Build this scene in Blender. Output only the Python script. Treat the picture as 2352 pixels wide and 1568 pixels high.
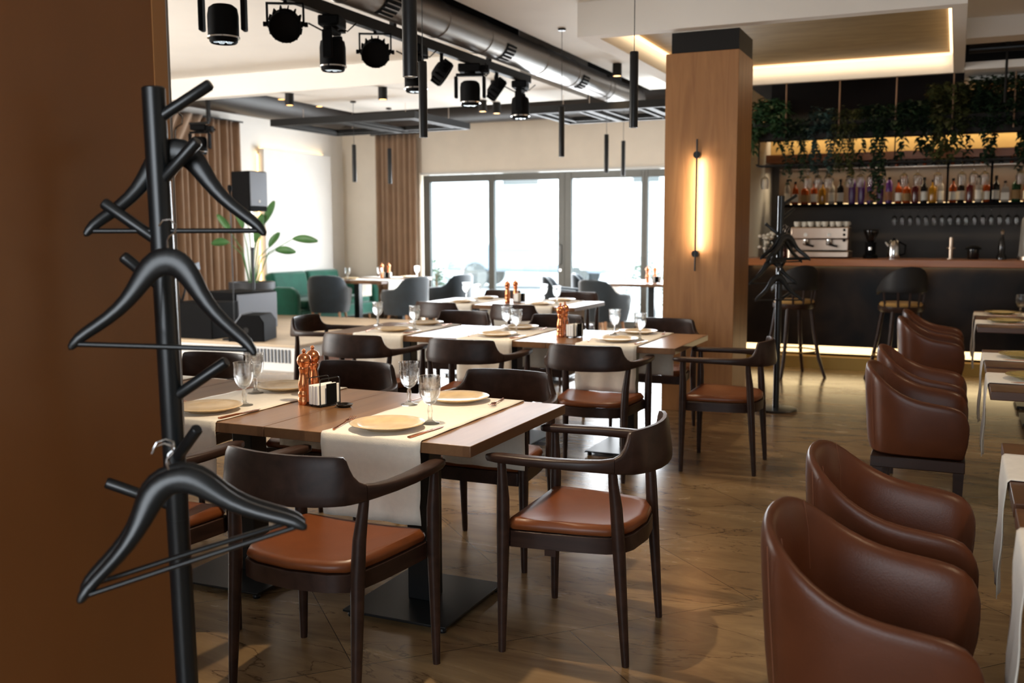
import bpy, bmesh, math, random
from mathutils import Vector, Matrix
PI=math.pi; S=bpy.context.scene; COL=S.collection; R=math.radians
for o in list(bpy.data.objects): bpy.data.objects.remove(o)
# ---------------------------------------------------------------- camera
cd=bpy.data.cameras.new('camera'); cam=bpy.data.objects.new('camera',cd); COL.objects.link(cam); S.camera=cam
CAMZ=1.45
right=Vector((0.91230417,0.40950542,-0.00253254)); down=Vector((0.04299599,-0.10193374,-0.99386159)); fwd=Vector((-0.40724986,0.90659518,-0.11060166))
m=Matrix.Identity(4)
for i,v in enumerate((right,-down,-fwd)):
    for j in range(3): m[j][i]=v[j]
m[2][3]=CAMZ
cam.matrix_world=m
cd.sensor_width=36; cd.lens=2263/2352*36; cd.clip_end=300; cd.clip_start=.05
cd.dof.use_dof=True; cd.dof.focus_distance=3.5; cd.dof.aperture_fstop=3.2
# ---------------------------------------------------------------- world, sun, large lights, exposure
S.view_settings.view_transform='Standard'; S.view_settings.look='None'; S.view_settings.gamma=1
S.view_settings.use_curve_mapping=False; S.view_settings.exposure=0.1
w=bpy.data.worlds.new('world'); S.world=w; w.use_nodes=True
bg=w.node_tree.nodes['Background']; bg.inputs[0].default_value=(.80,.90,1,1); bg.inputs[1].default_value=7.0
def light(name,kind,loc,energy,color=(1,1,1),rot=None,target=None,size=None,sizey=None,spot=None,blend=.3,parent=None,soft=None):
    l=bpy.data.lights.new(name,kind); l.energy=energy; l.color=color
    o=bpy.data.objects.new(name,l); COL.objects.link(o); o.location=loc
    if target is not None: o.rotation_euler=(Vector(target)-Vector(loc)).to_track_quat('-Z','Y').to_euler()
    if rot: o.rotation_euler=rot
    if kind=='AREA':
        l.shape='RECTANGLE'; l.size=size; l.size_y=sizey or size
    if kind=='SPOT': l.spot_size=R(spot); l.spot_blend=blend; l.shadow_soft_size=soft or .03
    if kind=='POINT': l.shadow_soft_size=soft or .05
    if kind=='SUN': l.angle=R(1.0)
    if parent: o.parent=parent
    return o
light('sun','SUN',(0,20,20),9.0,(1,.95,.88),target=(-3.0,8.5,11.0))
light('window_daylight_back','AREA',(-1.0,-2.9,1.8),165,(.84,.92,1),target=(-2.2,3.2,.7),size=3.2,sizey=2.2)  # added fill for cool daylight from behind; the wall there has no window
light('window_daylight_left','AREA',(-9.3,4.4,1.75),560,(1,.98,.94),target=(-5,11.5,2.3),size=3.6,sizey=2.6)  # unseen fill added to brighten ceiling and back wall; left wall is solid
light('window_daylight_front','AREA',(-5.6,13.9,1.35),330,(.95,.97,1),rot=(R(-90),0,0),size=5.0,sizey=2.0)
light('warm_lamps_right','AREA',(4.2,6.2,.7),8,(1,.66,.34),rot=(0,R(90),0),size=1.4,sizey=4.0)  # unseen fill added for a warm glow on the brown wall, no lamp modelled
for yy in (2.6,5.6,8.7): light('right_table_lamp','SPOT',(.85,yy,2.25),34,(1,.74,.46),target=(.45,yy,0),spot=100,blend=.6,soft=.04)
# ---------------------------------------------------------------- materials
def lin(c):
    if isinstance(c,str):
        c=c.lstrip('#'); c=[int(c[i:i+2],16)/255 for i in (0,2,4)]
    return tuple(x/12.92 if x<=.04045 else ((x+.055)/1.055)**2.4 for x in c)+(1,)
def mat(name,col,rough=.5,metal=0,spec=.5,trans=0,emit=None,estr=0,ior=1.45,coat=0,var=0,vscale=8,bump=0,bscale=60,sheen=0,alpha=1,stretch=None,col2=None,detail=4):
    m=bpy.data.materials.new(name); m.use_nodes=True; nt=m.node_tree; b=nt.nodes['Principled BSDF']
    b.inputs['Base Color'].default_value=lin(col); b.inputs['Roughness'].default_value=rough; b.inputs['Metallic'].default_value=metal
    b.inputs['Specular IOR Level'].default_value=spec; b.inputs['Transmission Weight'].default_value=trans; b.inputs['IOR'].default_value=ior
    b.inputs['Coat Weight'].default_value=coat; b.inputs['Sheen Weight'].default_value=sheen; b.inputs['Alpha'].default_value=alpha
    if emit: b.inputs['Emission Color'].default_value=lin(emit); b.inputs['Emission Strength'].default_value=estr
    if var or bump or col2:
        tc=nt.nodes.new('ShaderNodeTexCoord'); mp=nt.nodes.new('ShaderNodeMapping'); nt.links.new(tc.outputs['Object'],mp.inputs[0])
        if stretch: mp.inputs['Scale'].default_value=stretch
    if var or col2:
        n=nt.nodes.new('ShaderNodeTexNoise'); n.inputs['Scale'].default_value=vscale; n.inputs['Detail'].default_value=detail; n.inputs['Distortion'].default_value=.4
        nt.links.new(mp.outputs[0],n.inputs['Vector'])
        r=nt.nodes.new('ShaderNodeValToRGB'); c=lin(col)
        r.color_ramp.elements[0].position=.32; r.color_ramp.elements[1].position=.68
        if col2: a,bb=c,lin(col2)
        else: a=tuple(x*(1-var) for x in c[:3])+(1,); bb=tuple(min(1,x*(1+var)) for x in c[:3])+(1,)
        r.color_ramp.elements[0].color=a; r.color_ramp.elements[1].color=bb
        nt.links.new(n.outputs['Fac'],r.inputs[0]); nt.links.new(r.outputs[0],b.inputs['Base Color'])
    if bump:
        n2=nt.nodes.new('ShaderNodeTexNoise'); n2.inputs['Scale'].default_value=bscale; nt.links.new(mp.outputs[0],n2.inputs['Vector'])
        bp=nt.nodes.new('ShaderNodeBump'); bp.inputs['Strength'].default_value=bump; bp.inputs['Distance'].default_value=.01
        nt.links.new(n2.outputs['Fac'],bp.inputs['Height']); nt.links.new(bp.outputs[0],b.inputs['Normal'])
    return m
def floor_mat():
    m=bpy.data.materials.new('stone_tile'); m.use_nodes=True; nt=m.node_tree; b=nt.nodes['Principled BSDF']; N=nt.nodes.new; L=nt.links.new
    tc=N('ShaderNodeTexCoord'); mp=N('ShaderNodeMapping'); mp.inputs['Rotation'].default_value=(0,0,R(-46)); mp.inputs['Location'].default_value=(.12,.06,0)
    L(tc.outputs['Object'],mp.inputs[0])
    br=N('ShaderNodeTexBrick'); br.offset=.5; br.squash=1
    br.inputs['Scale'].default_value=1; br.inputs['Brick Width'].default_value=1.6; br.inputs['Row Height'].default_value=.8
    br.inputs['Mortar Size'].default_value=.0018; br.inputs['Mortar Smooth'].default_value=0; br.inputs['Bias'].default_value=0
    br.inputs['Color1'].default_value=(1,1,1,1); br.inputs['Color2'].default_value=(.82,.82,.82,1); br.inputs['Mortar'].default_value=(.25,.22,.2,1)
    L(mp.outputs[0],br.inputs['Vector'])
    mp2=N('ShaderNodeMapping'); mp2.inputs['Rotation'].default_value=(0,0,R(-28)); mp2.inputs['Scale'].default_value=(.7,2.6,1); L(tc.outputs['Object'],mp2.inputs[0])
    n=N('ShaderNodeTexNoise'); n.inputs['Scale'].default_value=1.6; n.inputs['Detail'].default_value=9; n.inputs['Roughness'].default_value=.62; n.inputs['Distortion'].default_value=.9; L(mp2.outputs[0],n.inputs['Vector'])
    r=N('ShaderNodeValToRGB'); e=r.color_ramp.elements; e[0].position=.3; e[0].color=lin('#644c34'); e[1].position=.72; e[1].color=lin('#a0845e'); L(n.outputs['Fac'],r.inputs[0])
    # thin dark veins
    n2=N('ShaderNodeTexNoise'); n2.inputs['Scale'].default_value=1.15; n2.inputs['Detail'].default_value=7; n2.inputs['Roughness'].default_value=.55; n2.inputs['Distortion'].default_value=.55; L(mp2.outputs[0],n2.inputs['Vector'])
    s=N('ShaderNodeMath'); s.operation='SUBTRACT'; s.inputs[1].default_value=.5; L(n2.outputs['Fac'],s.inputs[0])
    a=N('ShaderNodeMath'); a.operation='ABSOLUTE'; L(s.outputs[0],a.inputs[0])
    vr=N('ShaderNodeValToRGB'); e=vr.color_ramp.elements; e[0].position=0; e[0].color=(.42,.37,.33,1); e[1].position=.006; e[1].color=(1,1,1,1); L(a.outputs[0],vr.inputs[0])
    x=N('ShaderNodeMix'); x.data_type='RGBA'; x.blend_type='MULTIPLY'; x.inputs[0].default_value=1; L(r.outputs[0],x.inputs[6]); L(vr.outputs[0],x.inputs[7])
    y=N('ShaderNodeMix'); y.data_type='RGBA'; y.blend_type='MULTIPLY'; y.inputs[0].default_value=1; L(x.outputs[2],y.inputs[6]); L(br.outputs['Color'],y.inputs[7])
    L(y.outputs[2],b.inputs['Base Color'])
    b.inputs['Roughness'].default_value=.2; b.inputs['Specular IOR Level'].default_value=.42
    rr=N('ShaderNodeMapRange'); rr.inputs[3].default_value=.16; rr.inputs[4].default_value=.34; L(n.outputs['Fac'],rr.inputs[0]); L(rr.outputs[0],b.inputs['Roughness'])
    return m
def wood_mat(name,c1,c2,rough=.45,axis='Z',scale=1.0,spec=.4,planks=None,rot=0):
    m=bpy.data.materials.new(name); m.use_nodes=True; nt=m.node_tree; b=nt.nodes['Principled BSDF']; N=nt.nodes.new; L=nt.links.new
    tc=N('ShaderNodeTexCoord'); mp=N('ShaderNodeMapping')
    sc={'X':(1.2,14,14),'Y':(14,1.2,14),'Z':(14,14,1.2)}[axis]; mp.inputs['Scale'].default_value=tuple(s*scale for s in sc); L(tc.outputs['Object'],mp.inputs[0])
    n=N('ShaderNodeTexNoise'); n.inputs['Scale'].default_value=1.0; n.inputs['Detail'].default_value=8; n.inputs['Roughness'].default_value=.6; n.inputs['Distortion'].default_value=.8; L(mp.outputs[0],n.inputs['Vector'])
    r=N('ShaderNodeValToRGB'); e=r.color_ramp.elements; e[0].position=.3; e[0].color=lin(c1); e[1].position=.7; e[1].color=lin(c2); L(n.outputs['Fac'],r.inputs[0])
    out=r.outputs[0]
    if planks:
        br=N('ShaderNodeTexBrick'); br.offset=.37; mpb=N('ShaderNodeMapping'); mpb.inputs['Rotation'].default_value=(0,0,R(90) if axis=='Y' else 0); mpb.inputs['Location'].default_value=(.5,.03,0); L(tc.outputs['Object'],mpb.inputs[0]); L(mpb.outputs[0],br.inputs['Vector'])
        br.inputs['Scale'].default_value=1; br.inputs['Brick Width'].default_value=9; br.inputs['Row Height'].default_value=planks; br.inputs['Mortar Size'].default_value=.0
        br.inputs['Color1'].default_value=(1,1,1,1); br.inputs['Color2'].default_value=(.68,.66,.64,1)
        x=N('ShaderNodeMix'); x.data_type='RGBA'; x.blend_type='MULTIPLY'; x.inputs[0].default_value=1; L(out,x.inputs[6]); L(br.outputs['Color'],x.inputs[7]); out=x.outputs[2]
    L(out,b.inputs['Base Color']); b.inputs['Roughness'].default_value=rough; b.inputs['Specular IOR Level'].default_value=spec
    return m
def glass_pane(name,tint='#ffffff',refl=.10):
    m=bpy.data.materials.new(name); m.use_nodes=True; nt=m.node_tree; N=nt.nodes.new; L=nt.links.new
    for n in list(nt.nodes): nt.nodes.remove(n)
    o=N('ShaderNodeOutputMaterial'); t=N('ShaderNodeBsdfTransparent'); t.inputs[0].default_value=lin(tint); g=N('ShaderNodeBsdfGlossy'); g.inputs['Roughness'].default_value=.02
    x=N('ShaderNodeMixShader'); x.inputs[0].default_value=refl; L(t.outputs[0],x.inputs[1]); L(g.outputs[0],x.inputs[2]); L(x.outputs[0],o.inputs[0]); return m
def goblet_glass():
    m=bpy.data.materials.new('clear_glass'); m.use_nodes=True; nt=m.node_tree; N=nt.nodes.new; L=nt.links.new
    for n in list(nt.nodes): nt.nodes.remove(n)
    o=N('ShaderNodeOutputMaterial'); t=N('ShaderNodeBsdfTransparent'); t.inputs[0].default_value=(.93,.94,.94,1); g=N('ShaderNodeBsdfGlass'); g.inputs['IOR'].default_value=1.45; g.inputs['Roughness'].default_value=.01
    x=N('ShaderNodeMixShader'); x.inputs[0].default_value=.5; L(t.outputs[0],x.inputs[1]); L(g.outputs[0],x.inputs[2]); L(x.outputs[0],o.inputs[0]); return m
M={}
M['floor']=floor_mat()
M['ceil']=mat('white_ceiling_paint','#e9e4dc',.85,var=.02,vscale=2)
M['wall']=mat('cream_wall_plaster','#efe3d2',.85,var=.03,vscale=3,bump=.05,bscale=30)
M['wallW']=mat('white_wall_paint','#ebe6de',.8,var=.02,vscale=3)
M['brownwall']=mat('brown_veneer_panel','#7a4c27',.32,spec=.6,var=.08,vscale=2.5,stretch=(1,1,.4))
M['trim']=mat('panel_edge_trim','#7a7066',.5)
M['edge']=mat('panel_edge_band','#9a6a3e',.4)  # lighter brown painted in for the panel-end bevel catching light
M['black']=mat('matt_black_ceiling','#15110f',.8,var=.1)
M['darkmetal']=mat('dark_grey_metal','#171513',.6,.0,spec=.3,var=.05)
M['duct']=mat('grey_painted_duct','#8c8783',.32,.6,var=.04,vscale=5)
M['ductdark']=mat('dark_painted_duct','#251f1b',.42,.0,spec=.35,var=.05)
M['blackmetal']=mat('black_powder_coat','#131517',.38,.0,spec=.5,var=.1,vscale=20)
M['rackblack']=mat('black_satin_paint','#14181a',.3,spec=.6,var=.1,vscale=20)
M['plastic']=mat('black_plastic','#060607',.75,spec=.15,var=.1,vscale=12)
M['frame']=mat('grey_window_frame','#63625d',.4,.2,var=.03)
M['colwood']=wood_mat('oak_veneer','#8a5e38','#a8784a',.45,'Z',.9)
M['darkwood']=wood_mat('dark_walnut_wood','#241712','#3a271f',.38,'Y',1.2,spec=.25)
M['tabletop']=wood_mat('walnut_table_top','#735036','#8f6a48',.3,'Y',.8,spec=.5,planks=.21)
M['tabledark']=wood_mat('stained_table_top','#50301c','#6b4428',.3,'X',.8,spec=.5,planks=.21)
M['barwood']=wood_mat('bar_top_wood','#87502c','#a86a3e',.3,'X',.7)
M['stagewood']=wood_mat('stage_laminate','#b09a80','#c8b498',.4,'X',.5)
M['leather']=mat('brown_leather','#5a311d',.36,spec=.35,var=.12,vscale=6,bump=.04,bscale=180)
M['seatleather']=mat('tan_leather','#6c3a1c',.36,spec=.4,var=.10,vscale=7,bump=.03,bscale=200)
M['seam']=mat('leather_stitching','#7a4a30',.6)
M['cloth']=mat('cream_linen','#e6dfd2',.9,var=.03,vscale=40,bump=.12,bscale=350,sheen=.2)
M['plate']=mat('beige_glazed_ceramic','#cdb38c',.25,spec=.5,var=.12,vscale=14)
M['plategreen']=mat('olive_glazed_ceramic','#a08f58',.2,spec=.6,var=.15,vscale=14)
M['copper']=mat('copper_metal','#d98a5c',.2,1,var=.03,vscale=6)
M['rosegold']=mat('rose_gold_cutlery','#b9795a',.22,1)
M['chrome']=mat('polished_chrome','#d0d0d0',.12,1)
M['steel']=mat('brushed_steel','#b9a796',.3,1,var=.06,vscale=3)
M['glass']=goblet_glass()
M['pane']=glass_pane('window_glass','#f4fbff',.06)
M['paper']=mat('white_paper_napkin','#eeeeec',.9,var=.02)
M['curtain']=mat('brown_curtain_fabric','#9c7f66',.85,var=.08,vscale=4,sheen=.3)
M['green']=mat('green_velvet','#0c5845',.85,var=.12,vscale=6,sheen=.4)
M['bluevelvet']=mat('blue_grey_velvet','#202c35',.8,var=.15,vscale=8,sheen=.5)
M['legwood']=mat('light_oak_legs','#b98a62',.5)
M['soil']=mat('soil','#2a1f17',.95,bump=.4)
M['pot']=mat('charcoal_plastic_pot','#3c3f44',.5)
M['leafA']=mat('broad_green_leaf','#21402a',.5,col2='#3a5c38',vscale=5)
M['leafB']=mat('dark_green_leaf','#0f1f14',.55,col2='#22381f',vscale=6)
M['leafC']=mat('olive_green_leaf','#262f18',.5,col2='#4a4c26',vscale=6)
M['leafD']=mat('grey_green_leaf','#1f3430',.5,col2='#3c5450',vscale=6)
M['rope']=mat('wooden_rod','#8a6a50',.6)
M['marble']=mat('dark_marble','#060505',.3,spec=.14,col2='#2c2118',vscale=2.2,detail=9)
M['backwall']=mat('dark_grey_slab','#3f3a36',.5,col2='#4c4640',vscale=1.5)
M['shelfback']=mat('brown_mirror_panel','#4a3827',.4,var=.1,vscale=2)
M['yellowwall']=mat('warm_yellow_wall','#c9a566',.8,var=.03)
M['led']=mat('warm_led_strip','#ffe2b8',.5,emit='#ffd9a0',estr=2.2)
M['ledw']=mat('bright_led_strip','#fff0dc',.5,emit='#ffe6c8',estr=5)
M['cove']=mat('cove_led_strip','#fff0dc',.5,emit='#ffd0a0',estr=1.6)
M['lamp']=mat('lamp_diffuser','#ffd9a0',.5,emit='#ffc070',estr=6)
M['lens']=mat('light_lens','#cfe0ea',.08,.6,emit='#dff2ff',estr=.5)
M['coved']=mat('brushed_plaster','#8f7b57',.7,col2='#a38e66',vscale=3,stretch=(1,4,4))
M['gold']=mat('brass_plinth','#9a7a3a',.4,.5)
M['white']=mat('white_plastic','#dcdad5',.5)
M['grille']=mat('speaker_grille','#6f737a',.5,.3,bump=.2,bscale=300)
M['purple']=mat('purple_bottle','#4a2160',.2,spec=.6)
M['amber']=mat('amber_liquor','#a0410c',.1,spec=.7,trans=.35,emit='#a0410c',estr=.0)
M['honey']=mat('honey_liquor','#b98422',.1,spec=.7,trans=.35)
M['darkbottle']=mat('dark_bottle','#14100e',.12,spec=.7)
M['redbottle']=mat('red_bottle','#4a0f12',.12,spec=.7)
M['greenbottle']=mat('green_bottle','#17401f',.1,spec=.7,trans=.3)
M['clearb']=mat('clear_bottle','#c9c3b8',.08,spec=.7,trans=.6)
M['label']=mat('bottle_label','#d8d2c4',.7)
M['labelT']=mat('tan_bottle_label','#8a6a40',.7)
M['stoolseat']=mat('tan_stool_cushion','#a8824a',.5)
M['stoolback']=mat('black_stool_upholstery','#161415',.55)
M['facade']=mat('pale_facade','#ece8e2',.9,var=.03)
M['pave']=mat('pale_paving','#c9c6c0',.8,var=.06)
M['car']=mat('blue_grey_car_paint','#8f969e',.4,spec=.6)
M['carglass']=mat('pale_car_glass','#8f989c',.4)
M['hedge']=mat('hedge_leaves','#5d6b52',.9,col2='#77836a',vscale=12)
# ---------------------------------------------------------------- mesh helpers
class MB:
    def __init__(s): s.v=[]; s.f=[]
    def add(s,v,f,mtx=None):
        n=len(s.v)
        s.v+= [tuple(mtx@Vector(p)) for p in v] if mtx is not None else [tuple(p) for p in v]
        s.f+=[tuple(i+n for i in q) for q in f]; return s
    def box(s,lo,hi,mtx=None):
        x0,y0,z0=lo; x1,y1,z1=hi
        return s.add([(x0,y0,z0),(x1,y0,z0),(x1,y1,z0),(x0,y1,z0),(x0,y0,z1),(x1,y0,z1),(x1,y1,z1),(x0,y1,z1)],
            [(0,3,2,1),(4,5,6,7),(0,1,5,4),(1,2,6,5),(2,3,7,6),(3,0,4,7)],mtx)
    def frustum(s,lo,hi,z0,z1,k,mtx=None):
        (x0,y0),(x1,y1)=lo,hi; cx,cy=(x0+x1)/2,(y0+y1)/2
        f=lambda x,y:(cx+(x-cx)*k,cy+(y-cy)*k)
        b=[f(x0,y0),f(x1,y0),f(x1,y1),f(x0,y1)]
        return s.add([(*p,z0) for p in b]+[(x0,y0,z1),(x1,y0,z1),(x1,y1,z1),(x0,y1,z1)],[(0,3,2,1),(4,5,6,7),(0,1,5,4),(1,2,6,5),(2,3,7,6),(3,0,4,7)],mtx)
    def rings(s,rs,close=True,cap=True,mtx=None):
        n=len(rs[0]); v=[p for r in rs for p in r]; f=[]
        for i in range(len(rs)-1):
            for j in range(n if close else n-1):
                a=i*n+j; b=i*n+(j+1)%n; f.append((a,b,b+n,a+n))
        if cap and close: f.append(tuple(range(n-1,-1,-1))); f.append(tuple(range((len(rs)-1)*n,len(rs)*n)))
        return s.add(v,f,mtx)
    def lathe(s,prof,seg=24,c=(0,0,0),mtx=None,cap=True,flute=None):
        rs=[]
        for (r,z) in prof:
            rs.append([(c[0]+r*math.cos(2*PI*k/seg),c[1]+r*math.sin(2*PI*k/seg),c[2]+z) for k in range(seg)])
        return s.rings(rs,True,cap,mtx)
    def tube(s,pts,r,seg=8,mtx=None,cap=True):
        pts=[Vector(p) for p in pts]; n=len(pts); rs=[]; up=None
        rr=r if isinstance(r,(list,tuple)) else [r]*n
        for i,p in enumerate(pts):
            t=(pts[min(i+1,n-1)]-pts[max(i-1,0)]).normalized()
            if up is None: up=Vector((0,0,1)) if abs(t.z)<.9 else Vector((1,0,0))
            a=t.cross(up).normalized(); b=a.cross(t).normalized(); up=b
            rs.append([p+(a*math.cos(2*PI*k/seg)+b*math.sin(2*PI*k/seg))*rr[i] for k in range(seg)])
        return s.rings(rs,True,cap,mtx)
    def prism(s,poly,z0,z1,mtx=None):
        n=len(poly); return s.add([(x,y,z0) for x,y in poly]+[(x,y,z1) for x,y in poly],[tuple(range(n-1,-1,-1)),tuple(range(n,2*n))]+[(i,(i+1)%n,(i+1)%n+n,i+n) for i in range(n)],mtx)
    def grid(s,P,mtx=None):
        n=len(P[0]); return s.add([p for r in P for p in r],[(i*n+j,i*n+j+1,(i+1)*n+j+1,(i+1)*n+j) for i in range(len(P)-1) for j in range(n-1)],mtx)
def obj(name,mb,m,parent=None,bev=0,flat=False,sub=0,solid=0,ang=38):
    me=bpy.data.meshes.new(name); me.from_pydata(mb.v,[],mb.f); me.materials.append(M[m] if isinstance(m,str) else m); me.validate()
    bm=bmesh.new(); bm.from_mesh(me); bmesh.ops.recalc_face_normals(bm,faces=bm.faces[:]) ; bm.to_mesh(me); bm.free()
    if not flat:
        me.shade_smooth(); me.set_sharp_from_angle(angle=R(ang))
    o=bpy.data.objects.new(name,me); COL.objects.link(o)
    if parent: o.parent=parent
    if solid: q=o.modifiers.new('s','SOLIDIFY'); q.thickness=solid; q.offset=0
    if bev: q=o.modifiers.new('b','BEVEL'); q.width=bev; q.segments=2; q.limit_method='ANGLE'; q.angle_limit=R(40); q.harden_normals=False
    if sub: q=o.modifiers.new('u','SUBSURF'); q.levels=sub; q.render_levels=sub
    return o
def T(x=0,y=0,z=0,rz=0,rx=0,ry=0,s=1):
    return Matrix.Translation((x,y,z))@Matrix.Rotation(rz,4,'Z')@Matrix.Rotation(ry,4,'Y')@Matrix.Rotation(rx,4,'X')@Matrix.Scale(s,4)
def thing(name,label,cat,loc=(0,0,0),rz=0,group=None):
    o=bpy.data.objects.new(name,None); COL.objects.link(o); o.location=loc; o.rotation_euler=(0,0,rz); o.empty_display_size=.05
    o['label']=label; o['category']=cat
    if group: o['group']=group
    return o
def tag(o,label,cat,group=None):
    o['label']=label; o['category']=cat
    if group: o['group']=group
    return o
def struct(name,mb,m,parent=None,**k):
    o=obj(name,mb,m,parent,**k)
    if not parent: o['kind']='structure'
    return o
def dup(root,loc=None,rz=None,label=None,group=None):
    c=root.copy(); COL.objects.link(c)
    if loc is not None: c.location=loc
    if rz is not None: c.rotation_euler=(0,0,rz)
    if label: c['label']=label
    if group: c['group']=group
    for ch in list(root.children):
        d=ch.copy(); COL.objects.link(d); d.parent=c
        for g in list(ch.children):
            e=g.copy(); COL.objects.link(e); e.parent=d
    return c
def box(lo,hi): return MB().box(lo,hi)
class Proto:
    """first placement uses the prototype itself, later ones are copies"""
    def __init__(s,build): s.b=build; s.o=None; s.used=False
    def put(s,loc,rz,label,group=None,rot=None):
        if s.o is None: s.o=s.b(); o=s.o; o.location=loc; o.rotation_euler=(0,0,rz); o['label']=label
        else: o=dup(s.o,loc,rz,label)
        if group: o['group']=group
        if rot: o.rotation_euler=rot
        return o
# ================================================================ SETTING
YW=14.2; ZC=3.27; ZB=3.0; Z2=3.03
struct('floor',box((-10,-3.5,-.1),(4.5,YW+.1,0)),'floor')
# window wall: pieces round the glazing
wl=MB(); wl.box((-9.7,YW,0),(-8.02,YW+.25,3.9)); wl.box((-8.02,YW,2.40),(-2.0,YW+.25,3.9)); wl.box((-2.0,YW,0),(-1.7,YW+.25,3.9))
struct('wall_back',wl,'wall')
struct('wall_left',box((-9.75,2.0,0),(-9.5,YW+.25,3.9)),'wallW')
struct('wall_bar',box((-2.55,12.6,0),(4.5,12.8,3.9)),'backwall')
struct('wall_bar_side',box((-2.35,10.95,0),(-2.12,12.6,3.0)),'wallW')
struct('wall_right',box((4.5,-3.5,0),(4.7,12.8,3.9)),'wallW')
struct('wall_front',box((-9.75,-3.7,0),(4.7,-3.5,3.9)),'wallW')
struct('wall_far_left',box((-9.75,-3.5,0),(-9.5,2.0,3.9)),'wallW')
struct('wall_partition',box((-1.95,-1.6,0),(-1.785,1.868,3.26)),'brownwall')
tr=obj('trim_1',box((-1.952,1.868,0),(-1.782,1.912,3.26)),'edge'); tr['kind']='structure'
tr=obj('trim_7',box((-1.954,1.912,0),(-1.780,1.919,3.26)),'trim'); tr['kind']='structure'
# ceilings
cm=MB()
cm.box((-9.5,-3.5,ZC),(-4.12,9.34,3.5)); cm.box((-3.70,-3.5,ZC),(-2.85,12.6,3.5)); cm.box((-2.85,-3.5,ZC),(4.5,10.93,3.5)); cm.box((-4.12,-3.5,ZC),(-3.7,4.3,3.5))
struct('ceiling',cm,'ceil')
struct('ceiling_lowered',box((-7.39,9.34,Z2),(-4.10,11.35,3.5)).box((-9.5,9.34,Z2),(-7.39,9.5,3.5)),'ceil')
struct('trim_8',box((-4.12,4.3,ZC-.0),(-4.115,12.7,3.5)).box((-3.705,4.3,ZC),(-3.70,12.7,3.5)).box((-4.115,4.3,ZC),(-3.705,4.305,3.5)),'black')
struct('ceiling_upper',box((-9.7,-3.6,3.80),(4.6,YW+.2,3.9)),'black')
# dropped tray over the bar with a glowing cove
def tray():
    t=MB(); x0,x1,y0,y1=-2.85,0.0,7.64,10.93; a0,a1,b0,b1=-2.70,-.10,7.76,10.86
    for lo,hi in (((x0,y0),(x1,b0)),((x0,b1),(x1,y1)),((x0,b0),(a0,b1)),((a1,b0),(x1,b1))): t.box((*lo,ZB),(*hi,3.27))
    o=struct('ceiling_tray',t,'ceil')
    p=struct('ceiling_tray_recess',box((a0-.01,b0-.01,3.2),(a1+.01,b1+.01,3.262)),'coved')
    for k,(lo,hi) in enumerate((((a0+.02,b1-.035,3.17),(a1-.02,b1-.002,3.19)),((a1-.035,b0+.02,3.17),(a1-.002,b1-.06,3.19)),((a0+.002,b0+.02,3.17),(a0+.035,b1-.06,3.19)))):
        L=obj('led_strip',box(lo,hi),'cove'); tag(L,['warm glowing strip along the far side of the ceiling recess above the bar','bright strip at the right side of the ceiling recess','warm strip at the left side of the ceiling recess behind the pendant'][k],'light strip')
tray()
light('cove_far','AREA',(-1.4,10.80,3.12),1.6,(1,.78,.5),rot=(R(90),0,0),size=2.5,sizey=.06)
light('cove_right','AREA',(-.16,9.3,3.14),1.6,(1,.8,.55),rot=(0,R(-90),0),size=.06,sizey=2.8)
light('cove_left','AREA',(-2.64,9.3,3.14),1.6,(1,.78,.5),rot=(0,R(90),0),size=.06,sizey=2.8)
light('cove_down','AREA',(-1.4,9.3,3.17),3,(1,.78,.52),rot=(0,0,0),size=2.4,sizey=2.8)
# ceiling right of the tray: band and beam over the bar
struct('trim_2',box((.002,9.6,3.1),(4.5,9.9,3.27)),'ceil')
struct('ceiling_bar',box((.002,10.6,2.98),(4.5,12.6,3.05)),'ceil')
# column
cx0,cx1,cy0,cy1=-2.152,-1.578,7.767,8.34
struct('column_core',box((cx0+.04,cy0+.02,2.82),(cx1-.005,cy1-.02,2.998)),'darkmetal')
c=struct('column',box((cx0,cy0,0),(cx1,cy1,2.836)),'colwood',bev=.003)
# window frames + glass
def glazing():
    xs=[-7.968,-6.742,-5.497,-4.234,-2.98,-2.05]; z0,z1=.0,2.362
    for k in range(5):
        a,b=xs[k],xs[k+1]; w=MB(); jl=.12 if k==0 else .05; jr=.05; 
        if k==1: jr=.107
        if k==2: jl=.107
        y0,y1=YW+.02,YW+.10
        w.box((a,y0,z0),(a+jl,y1,z1)); w.box((b-jr,y0,z0),(b,y1,z1)); w.box((a+jl,y0,2.25),(b-jr,y1,z1)); w.box((a+jl,y0,z0),(b-jr,y1,.10))
        f=struct('window_%d'%(k+1),w,'frame',bev=.004)
        g=obj('glass_pane',box((a+jl-.005,YW+.055,.095),(b-jr+.005,YW+.063,2.255)),'pane',f)
        if k in(1,):
            h=MB(); h.tube([(b-.06,y0-.01,.95),(b-.06,y0-.05,.96),(b-.06,y0-.05,1.24),(b-.06,y0-.01,1.25)],.011,8); obj('handle',h,'chrome',f)
            obj('lock',MB().lathe([(.001,0),(.022,0),(.022,.02),(.001,.02)],12,mtx=T(b-.06,y0-.005,.86,rx=R(90))),'chrome',f)
glazing()
struct('trim_3',box((-8.0,YW-.015,2.365),(-2.0,YW-.001,2.40)),'white')
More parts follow.
